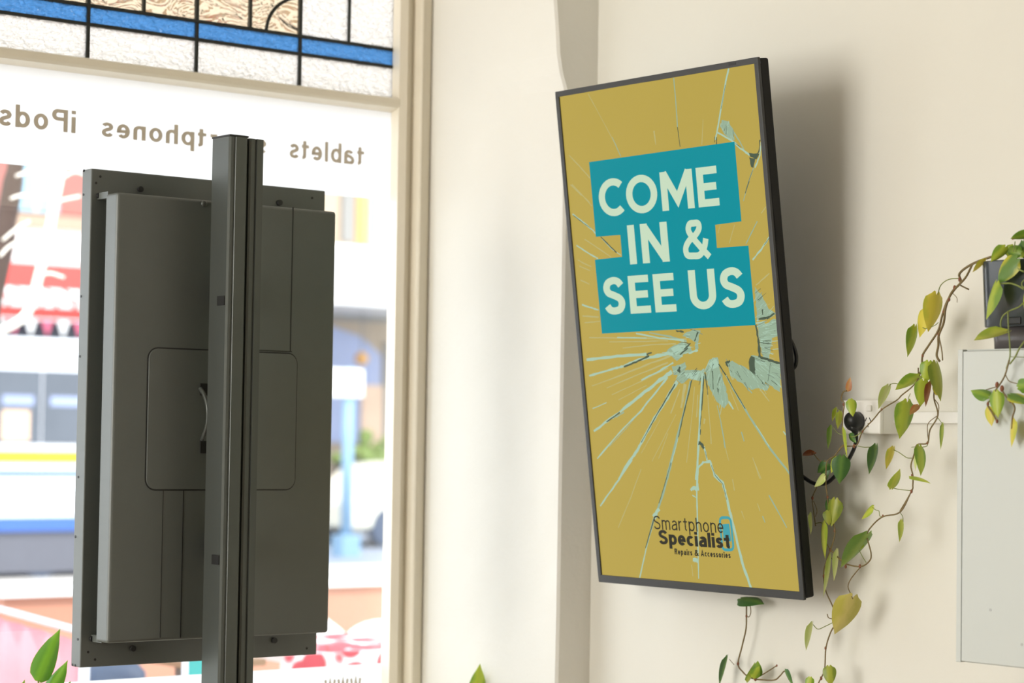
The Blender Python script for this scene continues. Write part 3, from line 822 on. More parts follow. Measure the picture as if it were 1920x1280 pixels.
fan(z3, [(1200, 400), (1240, 385), (1400, 470), (1520, 580), (1500, 610), (1420, 590), (1390, 605), (1230, 500)], 5)
fan(z3, [(1070, 375), (1130, 360), (1150, 440), (1195, 600), (1215, 700), (1180, 745), (1120, 690), (1060, 560), (1040, 460)], 5)
fan(z3, [(1060, 410), (1120, 365), (1140, 420), (1100, 450)], 3)
fan(z3, [(840, 480), (900, 455), (1010, 460), (1030, 440), (1040, 520), (1000, 540), (920, 520), (860, 560), (820, 530)], 5)
fan(z3, [(880, 480), (1000, 465), (980, 530), (900, 510)], 3)
fan(z3, [(730, 330), (800, 270), (870, 245), (920, 260), (940, 310), (880, 340), (830, 390), (790, 350)], 5)
fan(z3, [(780, 290), (880, 255), (900, 300), (820, 340)], 3)
fan(z3, [(900, 170), (950, 155), (1005, 155), (990, 200), (990, 290), (960, 320), (965, 250), (930, 220), (870, 200)], 5)
fan(z3, [(790, 430), (890, 400), (900, 430), (870, 490), (800, 490)], 5)
# logo block
words('Smartphone', .105, (1224.5, 985), (1355, 1000), (1231, 967), (1233, 992.5), .13, 7)
sL = scr(1226, 980)[0]; sR = scr(1354.5, 990)[0]
words('Specialist', .20, (1233.5, 1010), (1366, 1017), (1240, 993.5), (1242, 1020.5), .06, 7)
words('Repairs & Accessories', .205, (1263, 1036), (1367.5, 1040), (1266, 1028.5), (1267, 1039.5), .12, 7)
def rr_ring(pa, pb, pc, pd, w):
    c = [Vector(scr(*p)) for p in (pa, pb, pc, pd)]
    ctr = sum(c, Vector((0, 0))) / 4
    path = []
    for i in range(4):
        p, q, r_ = c[i - 1], c[i], c[(i + 1) % 4]
        a_ = q + (p - q).normalized() * .011; b_ = q + (r_ - q).normalized() * .011
        for k in range(6):
            t = k / 5
            path.append(tuple(a_.lerp(q, t).lerp(q.lerp(b_, t), t)))
    path.append(path[0])
    for q in strip(path, w):
        sc.add([tvp(p.x, p.y, -0.004 + LAY[8]) for p in q], [(0, 1, 2, 3)], 8)
rr_ring((1347, 970.5), (1367.5, 970.5), (1373.5, 1031), (1352.5, 1031), .0062)
spoly([(1352, 983), (1365, 982), (1369, 1015), (1355, 1015)], 8)
spoly([(1361.5, 1019), (1366.5, 1019), (1367, 1024), (1362, 1024)], 8)
sc.build('screen', SM, tv)

# ================================================================== TOTEM
YP = 4.30
def P3(px, py, Y): return onY(px, py, Y)
xa, xb = onY(161, 780, YP).x, onY(602, 790, YP).x
za, zb = onY(385, 336, YP).z, onY(373, 1239, YP).z
def y_for(px, py, X):
    return onX(px, py, X).y
Y_pf = y_for(143.5, 780, xa)
tot = thing('display_totem', 'charcoal freestanding screen totem seen from behind in the shop window', 'display totem', ((xa + xb) / 2, 4.2, 0))
mb = MB().box(xa, xb, YP, Y_pf, zb, za)
panel = mb.build('display_panel', M['black'], tot, bevel=0.0025)
mb = MB().box(xa + 0.012, xb - 0.012, Y_pf - 0.002, Y_pf + 0.004, zb + 0.012, za - 0.012)
mb.build('screen_glass', M['blackdark'], panel)
for (px, py) in ((152, 321), (149, 366), (144, 556), (150, 668), (147, 894), (141, 1006), (146, 1198), (141, 1247), (136, 1246), (157, 320)):
    q = onX(px, py, xa); q.y = min(max(q.y, YP + 0.008), Y_pf - 0.008)
    MB().cyl(Vector((xa + 0.001, q.y, q.z)), Vector((xa - 0.001, q.y, q.z)), 0.0028, 10).build('screw', M['blackdark'], panel)
for (px, py) in ((262, 355), (523, 380), (248, 1215), (513, 1200), (185, 367), (172, 1197)):
    q = onY(px, py, YP)
    MB().cyl(Vector((q.x, YP + 0.001, q.z)), Vector((q.x, YP - 0.006, q.z)), 0.0065, 12).build('bolt', M['blackdark'], panel)
for (px, py) in ((188, 331), (180, 343), (585, 371), (165, 1222), (178, 1236), (575, 1215)):
    q = onY(px, py, YP)
    MB().cyl(Vector((q.x, YP + 0.001, q.z)), Vector((q.x, YP - 0.001, q.z)), 0.0028, 8).build('screw', M['blackdark'], panel)
# housing
YB = 4.205
bx0, bx1 = onY(211, 780, YB).x, onY(624, 790, YB).x
bz1, bz0 = onY(423, 378, YB).z, onY(408, 1196, YB).z
Y_br = y_for(188, 780, bx0) 
Y_br = min(Y_br, YP - 0.012)
mb = MB().box(bx0, bx1, YB, Y_br, bz0, bz1)
house = mb.build('rear_housing', M['black'], tot, bevel=0.007, seg=4)
mb = MB()
for (px, py) in ((196, 367), (184, 1197)):
    q = onY(px, py, YP - 0.02)
    mb.box(q.x - 0.006, q.x + 0.03, Y_br - 0.004, YP + 0.001, q.z - 0.007, q.z + 0.007)
for xx in (bx0 + 0.1, bx1 - 0.1):
    mb.box(xx - 0.02, xx + 0.02, Y_br - 0.002, YP + 0.001, bz0 + 0.1, bz1 - 0.1)
mb.build('mounting_tab', M['black'], tot)
q = onY(382, 382, YB)
MB().ball((q.x, YB - 0.001, q.z), 0.0075, 0, 6, 1, .6, 1).build('screw', M['pole'], house)
# access cover with rounded corners
def rrect(x0, x1, z0, z1, r, n=6):
    out = []
    for cx, cz, a0 in ((x1 - r, z1 - r, 0), (x0 + r, z1 - r, 90), (x0 + r, z0 + r, 180), (x1 - r, z0 + r, 270)):
        for k in range(n + 1):
            a = math.radians(a0 + 90 * k / n)
            out.append((cx + r * math.cos(a), cz + r * math.sin(a)))
    return out
c0, c1 = onY(273, 917, YB), onY(556, 655, YB)
ring = rrect(c0.x, c1.x, c0.z, onY(290, 653, YB).z, 0.022)
mb = MB()
mb.prism([Vector((a, YB - 0.0035, b)) for a, b in ring], [Vector((a, YB + 0.001, b)) for a, b in ring])
ring2 = rrect(c0.x - 0.003, c1.x + 0.003, c0.z - 0.003, onY(290, 653, YB).z + 0.003, 0.025)
cover = mb.build('access_cover', M['black'], house, bevel=0.001)
mb = MB()
mb.prism([Vector((a, YB - 0.0006, b)) for a, b in ring2], [Vector((a, YB + 0.001, b)) for a, b in ring2])
mb.build('cover_gasket', M['blackdark'], house)
# folded seams
mb = MB()
for px, y0, y1, w_ in ((547, 388, 658, .0022), (303, 918, 1195, .0012), (341, 918, 1195, .002)):
    x_ = onY(px, (y0 + y1) / 2, YB).x
    MB().box(x_ - w_ / 2, x_ + w_ / 2, YB - 0.0008, YB + 0.001, onY(px, y1, YB).z, onY(px, y0, YB).z).build('panel_seam', M['blackdark'], house)
mb.box(onY(470, 658, YB).x, onY(547, 658, YB).x, YB - 0.0008, YB + 0.001, onY(520, 659, YB).z, onY(520, 657, YB).z)
mb.build('panel_seam', M['blackdark'], house)
# handle
mb = MB()
hz = [(373, 728), (378, 738), (386, 757), (391, 780), (388, 800), (380, 825)]
yh = [0.004, 0.018, 0.032, 0.036, 0.030, 0.012]
hp = []
for (px, py), dy in zip(hz, yh):
    p = onY(374, py, YB - 0.005); hp.append(Vector((p.x + 0.0, YB - 0.004 - dy, p.z)))
mb.tube(catmull(hp, 5), 0.0045, 8)
mb.build('handle', M['pole'], cover)
mb = MB()
for py in (730, 838):
    p = onY(381, py, YB)
    MB().box(p.x - 0.010, p.x + 0.012, YB - 0.006, YB + 0.001, p.z - 0.013, p.z + 0.013).build('handle_socket', M['blackdark'], cover)
# pole: two aluminium extrusions side by side with grooves
YQ = 4.075
p0, p1 = onY(428, 780, YQ).x, onY(463, 780, YQ).x
YQb = y_for(395, 780, p0) ; YQb = min(max(YQb, YQ + 0.06), YB - 0.008)
r0, r1 = onY(458, 780, YQ + 0.006).x, onY(484, 780, YQ + 0.006).x
p0, p1 = onY(421, 780, YQ).x, onY(455, 780, YQ).x
zt_p = onY(440, 252, YQ).z
zt_q = onY(480, 257, YQ).z
mb = MB()
def ext(x0, x1, y0, y1):
    w_ = x1 - x0
    return [(x0, y1), (x0, y0 + .006), (x0 + .004, y0 + .002), (x0 + .008, y0), (x0 + .010, y0 + .003), (x0 + .013, y0 + .003), (x0 + .015, y0), (x1 - .003, y0), (x1, y0 + .003), (x1, y1)]
pr = ext(p0, p1, YQ, YQb)
mb.prism([Vector((a, b, 0.012)) for a, b in pr], [Vector((a, b, zt_p - 0.004)) for a, b in pr])
pole = mb.build('pole', M['pole'], tot)
mb = MB()
pr2 = [(r0, YQb), (r0, YQ + .008), (r0 + .004, YQ + .006), (r0 + .012, YQ + .006), (r0 + .014, YQ + .010), (r0 + .017, YQ + .010), (r0 + .019, YQ + .006), (r1, YQ + .006), (r1 + .002, YQ + .010), (r1 + .002, YQb)]
mb.prism([Vector((a, b, 0.012)) for a, b in pr2], [Vector((a, b, zt_q - 0.003)) for a, b in pr2])
mb.build('pole', M['pole'], tot)
MB().box(p1 - 0.001, r0 + 0.001, YQ + 0.02, YQb, 0.012, zt_q - 0.006).build('pole_channel', M['blackdark'], tot)
MB().box(p0 - 0.0015, p1 + 0.001, YQ - 0.001, YQb + 0.002, zt_p - 0.004, zt_p).build('end_cap', M['blackdark'], pole, bevel=0.001)
mb = MB()
for py in (562, 1050):
    zc = onY(412, py, YQ).z
    MB().box(p0 - 0.0025, p0 + 0.001, YQ + 0.008, YQ + 0.036, zc - 0.010, zc + 0.010).build('notch_shade', M['blackdark'], pole)  # black block stands in for the dark of a notch in the pole
mb = MB()
for zc in (bz0 + 0.2, bz1 - 0.2):
    MB().box(p0 + 0.055, r1 - 0.005, YQb - 0.002, YB + 0.001, zc - 0.03, zc + 0.03).build('pole_bracket', M['blackdark'], tot)
MB().box((xa + xb) / 2 - 0.26, (xa + xb) / 2 + 0.26, 3.86, 4.28, 0.0, 0.012).build('base_plate', M['pole'], tot, bevel=0.003)

# ================================================================== POWER OUTLET, CORD, TRUNKING
XS = 3.50
def k5(x, y): return 1480 + x / 4.364, 680 + y / 4.364
ya, yb = onX(1579.5, 780, XS).y, onX(1650, 780, XS).y
zz1, zz0 = onX(1615, 750, XS).z, onX(1615, 813, XS).z
out = thing('power_outlet', 'white double power outlet block on wall, black plug in its left half', 'power outlet', (XR, (ya + yb) / 2, zz0))
MB().box(XS + 0.010, XR + 0.001, yb + 0.0005, ya - 0.0005, zz0 + 0.0005, zz1 - 0.0005).build('mounting_block', M['white'], out, bevel=0.002)
MB().box(XS, XS + 0.011, yb, ya, zz0, zz1).build('face_plate', M['white'], out, bevel=0.003, seg=3)
for px, py in (k5(655, 372), k5(520, 365)):
    p = onX(px, py, XS)
    MB().box(XS - 0.004, XS + 0.001, p.y - 0.008, p.y + 0.008, p.z - 0.0065, p.z + 0.0065).build('rocker_switch', M['white'], out, bevel=0.0025, seg=3)
mb = MB()
for (px, py), tilt in ((k5(628, 463), 0.5), (k5(661, 463), -0.5), (k5(645, 510), 0)):
    p = onX(px, py, XS)
    dz, dy = 0.0042 * math.cos(tilt), 0.0042 * math.sin(tilt)
    mb.cyl(Vector((XS - 0.0004, p.y + dy, p.z - dz)), Vector((XS - 0.0004, p.y - dy, p.z + dz)), 0.0009, 6)
mb.build('pin_slot', M['blackdark'], out)

pc = onX(*k5(505, 478), XS - 0.02)
cord = thing('power_lead', 'black power cord running from behind the tilted screen to the white outlet', 'power cord', (XS, pc.y, pc.z))
mb = MB()
mb.tube([Vector((XS - 0.001, pc.y, pc.z)), Vector((XS - 0.014, pc.y, pc.z)), Vector((XS - 0.022, pc.y, pc.z)), Vector((XS - 0.028, pc.y, pc.z - .001)), Vector((XS - 0.031, pc.y, pc.z - .002))], [0.0205, 0.0205, 0.0185, 0.013, 0.004], 20)
tail = [Vector((XS - 0.018, pc.y, pc.z - 0.010)), onX(*k5(530, 540), XS - 0.018), onX(*k5(543, 575), XS - 0.018)]
mb.tube(tail, [0.011, 0.008, 0.0052], 10)
mb.build('plug', M['cord'], cord)
mb = MB()
cp = [(543, 570, .018), (548, 620, .016), (530, 700, .01), (480, 800, .0), (430, 870, -.005), (375, 925, -.01), (300, 985, -.015), (200, 985, -.02), (110, 930, -.02), (20, 860, -.01), (-60, 800, 0)]
mb.tube(catmull([onX(*k5(x, y), XS - d) for x, y, d in cp], 6), 0.0042, 8)
mb.build('cable', M['cord'], cord)

XT = XR - 0.018
XC = 3.345       # cabinet front
yc_l = onX(1794, 950, XC).y
yt0 = onX(1669.5, 783, XT).y
zt1, zt0 = onX(1730, 771.5, XT).z, onX(1730, 793.5, XT).z
trunk = MB().box(XT, XR + 0.001, yc_l - 0.004, yt0, zt0, zt1).build('cable_trunking', M['white'], loc=(XR, (yc_l + yt0) / 2, zt0), bevel=0.002)
tag(trunk, 'short white cable trunking between the power outlet and the white cabinet', 'cable trunking')

# ================================================================== CABINET
zc1, zc0 = onX(1798, 655, XC).z, onX(1790, 1240, XC).z
YC2 = yc_l - 0.52
cab = thing('storage_cabinet', 'plain white wall cabinet at the right with a slate plant pot on top', 'cabinet', (XR, (yc_l + YC2) / 2, zc0))
mb = MB()
yd = onX(1805.5, 950, XC).y
ys = onX(1803, 950, XC).y
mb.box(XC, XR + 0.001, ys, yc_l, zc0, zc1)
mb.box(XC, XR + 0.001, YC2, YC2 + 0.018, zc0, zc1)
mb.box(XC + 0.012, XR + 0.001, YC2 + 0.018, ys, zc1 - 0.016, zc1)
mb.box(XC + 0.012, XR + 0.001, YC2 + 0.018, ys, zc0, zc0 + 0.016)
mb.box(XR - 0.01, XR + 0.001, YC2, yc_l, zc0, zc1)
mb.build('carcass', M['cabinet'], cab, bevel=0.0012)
MB().box(XC + 0.008, XC + 0.014, YC2 + 0.017, ys + 0.001, zc0 + 0.014, zc1 - 0.003).build('door_gap_shade', M['gap'], cab)  # dark sheet behind the door paints the shade in its gap
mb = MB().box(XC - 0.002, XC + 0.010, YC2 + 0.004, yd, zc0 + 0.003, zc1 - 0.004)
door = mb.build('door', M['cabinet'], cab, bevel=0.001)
for px, py in ((1857, 1143), (1916, 1208)):
    p = onX(px, py, XC - 0.002)
    MB().cyl(Vector((XC - 0.0016, p.y, p.z)), Vector((XC - 0.0028, p.y, p.z)), 0.0028, 10).build('door_screw', M['steel'], door)
MB().box(XC - 0.02, XC - 0.002, YC2 + 0.03, YC2 + 0.05, 1.55, 1.70).build('handle', M['steel'], door, bevel=0.004)

# ================================================================== PLANTS
def leafmesh(base, tip, wid, roll, fold=0.25, curl=0.12, n=10, m_=6, heart=0.11):
    along = tip - base; Ln = along.length; e = along.normalized()
    view = (CAM - (base + tip) / 2).normalized()
    side = e.cross(view).normalized()
    nor = side.cross(e).normalized()
    if nor.dot(view) < 0: nor = -nor
    R_ = Matrix.Rotation(roll, 3, e)
    side = R_ @ side; nor = R_ @ nor
    vs, uv = [], []
    for i in range(n + 1):
        t = i / n
        w = (math.sin(math.pi * min(1, t ** 0.62 * 0.97 + 0.03))) ** 0.85 if t < 0.995 else 0.0
        w = max(w, 0.0) + (0.25 * (1 - t) ** 6)
        if t > 0.75: w *= 1 - 0.35 * ((t - 0.75) / 0.25)
        for j in range(m_ + 1):
            u = j / m_ * 2 - 1
            al = t - heart * 3.2 * abs(u) * max(0, 1.12 - abs(u)) * (1 - t) ** 4
            p = base + e * (Ln * al) + side * (wid / 2 * w * u) + nor * (wid * (fold * (abs(u) ** 1.6) * w * -0.5 - curl * (2 * t - 1) ** 2))
            vs.append(p); uv.append((u * 0.5 * w + 0.5, t))
    fs = [(i * (m_ + 1) + j, i * (m_ + 1) + j + 1, (i + 1) * (m_ + 1) + j + 1, (i + 1) * (m_ + 1) + j) for i in range(n) for j in range(m_)]
    return vs, fs, uv

def leaf(parent, b, t, X, wpx, kind, f_=None, db=0.0, dt=0.0, pet=None, sgn=None):
    """b, t: stalk end and tip (photo px), X: its distance plane, wpx: visible width in px"""
    if f_: sc_ = f_.s; b = f_(*b); t = f_(*t); wpx = wpx / sc_
    B = onX(b[0], b[1], X + db); T = onX(t[0], t[1], X + dt)
    wa = wpx * depth(B) / F_PX
    Ln = (T - B).length
    wt = max(wa, min(0.62 * Ln, wa * 3.2))
    roll = math.acos(min(1, wa / wt)) * (sgn if sgn else random.choice((-1, 1)))
    vs, fs, uv = leafmesh(B, T, wt, roll, fold=random.uniform(.15, .4), curl=random.uniform(.04, .14))
    mb = MB(); mb.add(vs, fs, 0, True, uv)
    return mb.build('leaf', L[kind], parent)

class Z:
    def __init__(self, x, y, s): self.x, self.y, self.s = x, y, s
    def __call__(self, a, b): return self.x + a / self.s, self.y + b / self.s
q5, q6, q7, qp = Z(1480, 680, 4.364), Z(1640, 400, 2.667), Z(1320, 900, 3.369), Z(1760, 400, 4.571)

def vine(parent, runs, m_, name='vine'):
    """runs: list of (zoom, [(x, y)], X or [X...], radius)"""
    mb = MB()
    for f_, pts, X, r in runs:
        Xs = X if isinstance(X, (list, tuple)) else [X] * len(pts)
        P = catmull([onX(*f_(*p), x) for p, x in zip(pts, Xs)], 5)
        mb.tube(P, r * 0.72, 7)
        if name == 'leaf_stalk':
            last = mb.build(name, m_, parent); mb = MB()
    return last if name == 'leaf_stalk' else mb.build(name, m_, parent)
def nodes(parent, items):
    for f_, x, y, X, r in items:
        p = onX(*f_(x, y), X)
        mb = MB(); mb.ball(p, r * 0.62, 0, 5, 1, 1, 1.6)
        mb.build('stem_node', M['node'], parent)

# pot on the cabinet
py_l = onX(1829, 560, 3.372).y
PW = 0.17
pz0 = zc1
pz1 = onX(1850, 492, 3.40).z
pcx, pcy = 3.452, py_l - PW / 2
pot_t = thing('potted_plant', 'trailing heart-leaf plant in a slate grey pot on the white cabinet', 'potted plant', (pcx, pcy, pz0))
def sq(cx, cy, hw, r, z, n=6):
    return [Vector((a, b, z)) for a, b in rrect(cx - hw, cx + hw, cy - hw, cy + hw, r, n)]
def loft(mb, rings, mi=0, cap0=True, cap1=True):
    n = len(rings[0])
    vs = [p for R in rings for p in R]
    mb.add(vs, [(i * n + k, i * n + (k + 1) % n, (i + 1) * n + (k + 1) % n, (i + 1) * n + k) for i in range(len(rings) - 1) for k in range(n)], mi, True)
    if cap0: mb.add(rings[0], [tuple(range(n))[::-1]], mi)
    if cap1: mb.add(rings[-1], [tuple(range(n))], mi)
zmid = onX(1836, 616, 3.40).z
mb = MB()
hw = PW / 2
loft(mb, [sq(pcx, pcy, hw - .006, .035, zmid), sq(pcx, pcy, hw - .004, .036, zmid + .002), sq(pcx, pcy, hw, .038, pz1 - .004), sq(pcx, pcy, hw + .001, .038, pz1 - .001), sq(pcx, pcy, hw - .002, .037, pz1), sq(pcx, pcy, hw - .006, .034, pz1 - .002), sq(pcx, pcy, hw - .010, .032, pz1 - .022)], 0, True, False)
pot_o = mb.build('pot', M['pot'], pot_t)
mb = MB()
loft(mb, [sq(pcx, pcy, hw - .019, .03, pz0), sq(pcx, pcy, hw - .017, .03, zmid + .001)])
mb.build('water_reservoir', M['reservoir'], pot_t)
mb = MB()
loft(mb, [sq(pcx, pcy, hw - .010, .032, pz1 - .03), sq(pcx, pcy, hw - .010, .032, pz1 - .02)])
mb.build('soil', M['soil'], pot_t)
pw = onX(1898, 601, pcx - hw)
MB().box(pcx - hw + .0005, pcx - hw + .012, pw.y - .018, pw.y + .018, pw.z - .007, pw.z + .007).build('filler_opening', M['blackdark'], pot_t, bevel=.002)

XV = 3.455
va = vine(pot_t, [
    (q6, [(735, 250), (660, 200), (590, 215), (490, 252), (425, 300), (430, 345), (385, 395), (355, 470), (345, 545), (320, 610), (318, 660), (310, 710), (325, 740)], [3.43, 3.40, 3.39, 3.40] + [XV] * 9, .0034),
    (q6, [(490, 252), (455, 320), (400, 380), (362, 440), (338, 510), (318, 585), (270, 660), (240, 710), (235, 770), (215, 830)], [3.40, 3.43] + [XV] * 8, .0030),
    (q6, [(430, 360), (470, 380)], XV, .0022), (q6, [(385, 395), (410, 420), (412, 445)], XV, .0009),
    (q6, [(320, 610), (335, 680), (340, 735)], XV, .0018),
    (q5, [(1055, 40), (1050, 136), (1000, 200), (920, 265), (880, 305), (760, 380), (690, 460), (600, 560), (560, 660), (530, 680), (460, 682), (430, 690), (370, 760)], [XV] * 5 + [3.44] * 3 + [3.45] * 5, .0019),
    (q5, [(1185, 230), (1185, 300), (1215, 430), (1150, 550), (1130, 655), (1045, 670), (1020, 750), (995, 840), (1010, 920), (1010, 1000), (1000, 1050), (905, 1215)], XV, .0021),
    (q5, [(1190, 300), (1222, 350), (1218, 430)], XV, .0013), (q5, [(1215, 430), (1140, 490), (1130, 560), (1140, 655)], XV, .0012),
    (q7, [(1310, 70), (1240, 200), (1130, 230), (1060, 290), (1030, 350), (1055, 460), (1045, 510), (990, 545), (900, 530), (870, 510), (800, 440)], [XV] * 8 + [3.46, 3.47, 3.48], .0021),
    (q7, [(990, 545), (930, 620), (910, 670), (925, 715), (940, 750)], XV, .0016),
    (q5, [(470, 230), (440, 240), (425, 300), (450, 330), (440, 420), (435, 560), (460, 650), (420, 690), (370, 760), (310, 805), (300, 900), (300, 1000), (310, 1090)], [3.45] * 13, .0019),
    (q5, [(310, 805), (250, 800), (200, 745)], 3.46, .0014),
    (q7, [(770, 31), (780, 110), (790, 190), (825, 300), (825, 350), (800, 440), (770, 520), (755, 600), (770, 700), (810, 790), (840, 880), (800, 960), (770, 1060), (760, 1200), (720, 1290), (690, 1420)], 3.48, .0021),
    (q7, [(715, 40), (685, 110), (690, 180), (705, 290)], 3.48, .0016), (q7, [(692, 130), (714, 190), (705, 230)], 3.48, .0012), (q7, [(750, 350), (775, 400), (800, 440)], 3.48, .0014),
    (q7, [(840, 880), (790, 870), (778, 845)], 3.48, .0015),
], M['vine_brown'])
vg = vine(pot_t, [   # leaf stalks
    (q6, [(425, 325), (370, 330), (330, 360), (315, 410)], XV, .0014), (q6, [(318, 545), (300, 560), (258, 575), (240, 570)], XV, .001),
    (q5, [(815, 200), (835, 172), (880, 170), (935, 192)], XV, .0012), (q5, [(985, 325), (975, 290), (990, 250)], XV, .001),
    (q5, [(560, 680), (610, 690), (675, 690), (715, 705)], 3.45, .0012), (q5, [(385, 375), (420, 395)], 3.45, .001), (q5, [(355, 525), (390, 570), (430, 590)], 3.45, .001),
    (q5, [(500, 605), (540, 600), (590, 570)], 3.44, .0014), (q5, [(460, 650), (470, 720), (440, 770)], 3.45, .001),
    (q5, [(855, 712), (900, 735), (960, 775), (1000, 780)], XV, .0012), (q5, [(1090, 690), (1125, 680), (1135, 655)], XV, .0012), (q5, [(1215, 450), (1245, 490), (1262, 510)], XV, .001),
    (q5, [(850, 1025), (900, 1035), (990, 1045)], XV, .0011), (q5, [(1000, 690), (1045, 686)], XV, .0009),
    (q7, [(1065, 172), (1085, 188), (1105, 195), (1110, 225), (1130, 230)], XV, .0011), (q7, [(1240, 205), (1255, 230), (1258, 262)], XV, .0010),
    (q7, [(980, 440), (1000, 480), (1025, 520)], XV, .0011), (q7, [(690, 912), (720, 940), (770, 920), (830, 890)], 3.48, .0012), (q7, [(705, 272), (740, 268), (755, 285)], 3.48, .0012),
    (q7, [(805, 490), (830, 520), (840, 470)], 3.48, .001),
    (qp, [(731, 650), (680, 620), (620, 600), (560, 600), (500, 605)], 3.345, .0022), (qp, [(731, 500), (690, 480), (660, 440)], 3.35, .0020),
    (qp, [(731, 760), (690, 800), (610, 835), (550, 880), (530, 950), (545, 1020)], [3.34, 3.335, 3.33, 3.33, 3.33, 3.33], .0020), (qp, [(595, 835), (597, 960), (610, 1130), (610, 1230), (580, 1330)], 3.325, .0020),
    (qp, [(740, 565), (715, 590), (715, 620), (740, 640)], 3.345, .0018), (qp, [(735, 1095), (690, 1160), (655, 1230), (610, 1290)], 3.32, .0022), (qp, [(610, 1228), (740, 1232)], 3.32, .0009),
    (qp, [(655, 240), (650, 280), (640, 330)], 3.38, .0014), (qp, [(560, 330), (640, 380), (700, 430)], 3.39, .0018),
], M['vine_green'], 'leaf_stalk')
XF = 3.32
vc = vine(pot_t, [
    (q5, [(1800, -20), (1765, 100), (1720, 180), (1690, 220), (1650, 300), (1620, 340), (1660, 410), (1700, 480)], XF, .0022), (q5, [(1730, 210), (1770, 270), (1810, 310), (1845, 370), (1825, 450), (1822, 540)], XF, .0024), (q5, [(1770, 100), (1800, 150), (1870, 172)], XF, .0013),
    (q5, [(1610, 220), (1650, 208), (1700, 195)], XF, .0013),
], M['vine_brown'])
nodes(va, [(q6, 425, 330, XV, .005), (q6, 400, 372, XV, .0055), (q6, 372, 430, XV, .0045), (q6, 345, 490, XV, .004), (q6, 320, 605, XV, .0045), (q6, 240, 710, XV, .004), (q5, 755, 382, 3.44, .003), (q5, 600, 560, 3.44, .003),
           (q5, 530, 680, 3.45, .0045), (q5, 460, 660, 3.45, .005), (q5, 445, 340, 3.45, .004), (q5, 1130, 655, XV, .0035), (q5, 1005, 920, XV, .004), (q5, 1000, 1050, XV, .0042), (q5, 190, 740, 3.46, .004),
           (q7, 1130, 225, XV, .003), (q7, 1028, 350, XV, .005), (q7, 985, 543, XV, .0045), (q7, 895, 545, XV, .0042), (q7, 825, 320, 3.48, .0035), (q7, 798, 440, 3.48, .004), (q7, 757, 605, 3.48, .0042), (q7, 838, 882, 3.48, .0042), (q7, 768, 1060, 3.48, .004), (q7, 740, 1250, 3.48, .0045), (q7, 685, 112, 3.48, .0045), (q7, 780, 105, 3.48, .004)])
nodes(vc, [(q5, 1700, 180, XF, .006), (q5, 1740, 210, XF, .0065), (q5, 1810, 310, XF, .0045), (q5, 1625, 335, XF, .004), (q5, 1700, 478, XF, .004)])
for f_, b, t, X, w, k in [
    (q5, (470, 225), (497, 115), 3.45, 52, 'r'), (q5, (500, 302), (521, 440), 3.43, 88, 'gl'), (q5, (390, 375), (355, 485), 3.45, 35, 'l'), (q5, (425, 405), (402, 545), 3.45, 55, 'l'),
    (q5, (352, 525), (324, 712), 3.45, 42, 'g'), (q5, (428, 545), (466, 780), 3.44, 24, 'l'), (q5, (490, 585), (545, 655), 3.45, 52, 'd'), (q5, (720, 685), (664, 918), 3.45, 80, 'd'),
    (q5, (428, 772), (409, 992), 3.435, 150, 'd'), (q5, (310, 830), (225, 905), 3.46, 95, 'd'), (q5, (285, 840), (290, 980), 3.465, 70, 'd'), (q5, (362, 770), (335, 905), 3.45, 52, 'l'),
    (q5, (280, 922), (198, 1015), 3.44, 60, 'p'), (q5, (200, 742), (103, 768), 3.46, 48, 'b'), (q5, (818, 195), (735, 385), 3.45, 72, 'p'), (q5, (1062, 130), (868, 242), 3.45, 92, 'gl'),
    (q5, (1098, 150), (1072, 362), 3.44, 130, 'gl'), (q5, (1140, -5), (1115, 165), 3.455, 130, 'gl'), (q5, (1215, 5), (1250, 315), 3.445, 105, 'o'), (q5, (1195, 190), (1205, 270), 3.45, 40, 'y'), (q5, (1165, 165), (1122, 362), 3.435, 48, 'b'),
    (q5, (975, 328), (912, 628), 3.435, 152, 'gl'), (q5, (1052, 350), (985, 432), 3.430, 58, 'r'), (q5, (1262, 505), (1243, 712), 3.45, 34, 'gl'), (q5, (858, 700), (800, 878), 3.45, 62, 'y'),
    (q5, (1080, 685), (1090, 925), 3.45, 88, 'gl'), (q5, (1018, 740), (1030, 885), 3.455, 30, 'p'), (q5, (1005, 915), (1160, 975), 3.45, 32, 'l'), (q5, (845, 1028), (912, 870), 3.45, 76, 'l'),
    (q6, (317, 410), (275, 597), 3.45, 92, 'y'), (q6, (250, 483), (222, 622), 3.455, 62, 'y'), (q6, (212, 572), (174, 722), 3.45, 52, 'gl'),
    (q7, (825, 125), (800, 295), 3.47, 92, 'o'), (q7, (850, 150), (812, 240), 3.475, 75, 'o'), (q7, (785, 195), (790, 285), 3.465, 72, 'o'), (q7, (785, 125), (770, 200), 3.48, 40, 'd'),
    (q7, (685, 212), (682, 346), 3.48, 22, 'p'), (q7, (745, 275), (756, 502), 3.47, 40, 'l'), (q7, (1035, 352), (870, 562), XV - .01, 95, 'g'), (q7, (805, 488), (760, 745), 3.47, 30, 'p'),
    (q7, (850, 448), (828, 640), 3.475, 36, 'p'), (q7, (942, 750), (828, 982), XV, 158, 't'), (q7, (690, 908), (650, 1080), 3.475, 36, 'p'), (q7, (1260, 258), (1243, 395), XV, 36, 'l'),
    (q7, (790, 1178), (800, 1300), 3.47, 84, 'o'), (q7, (668, 1248), (660, 1340), 3.475, 56, 'gl'), (q7, (1000, 400), (982, 440), XV, 30, 'l'), (q7, (1063, 168), (990, 245), XV, 36, 'l'),
]:
    leaf(va, b, t, X, w, k, f_)
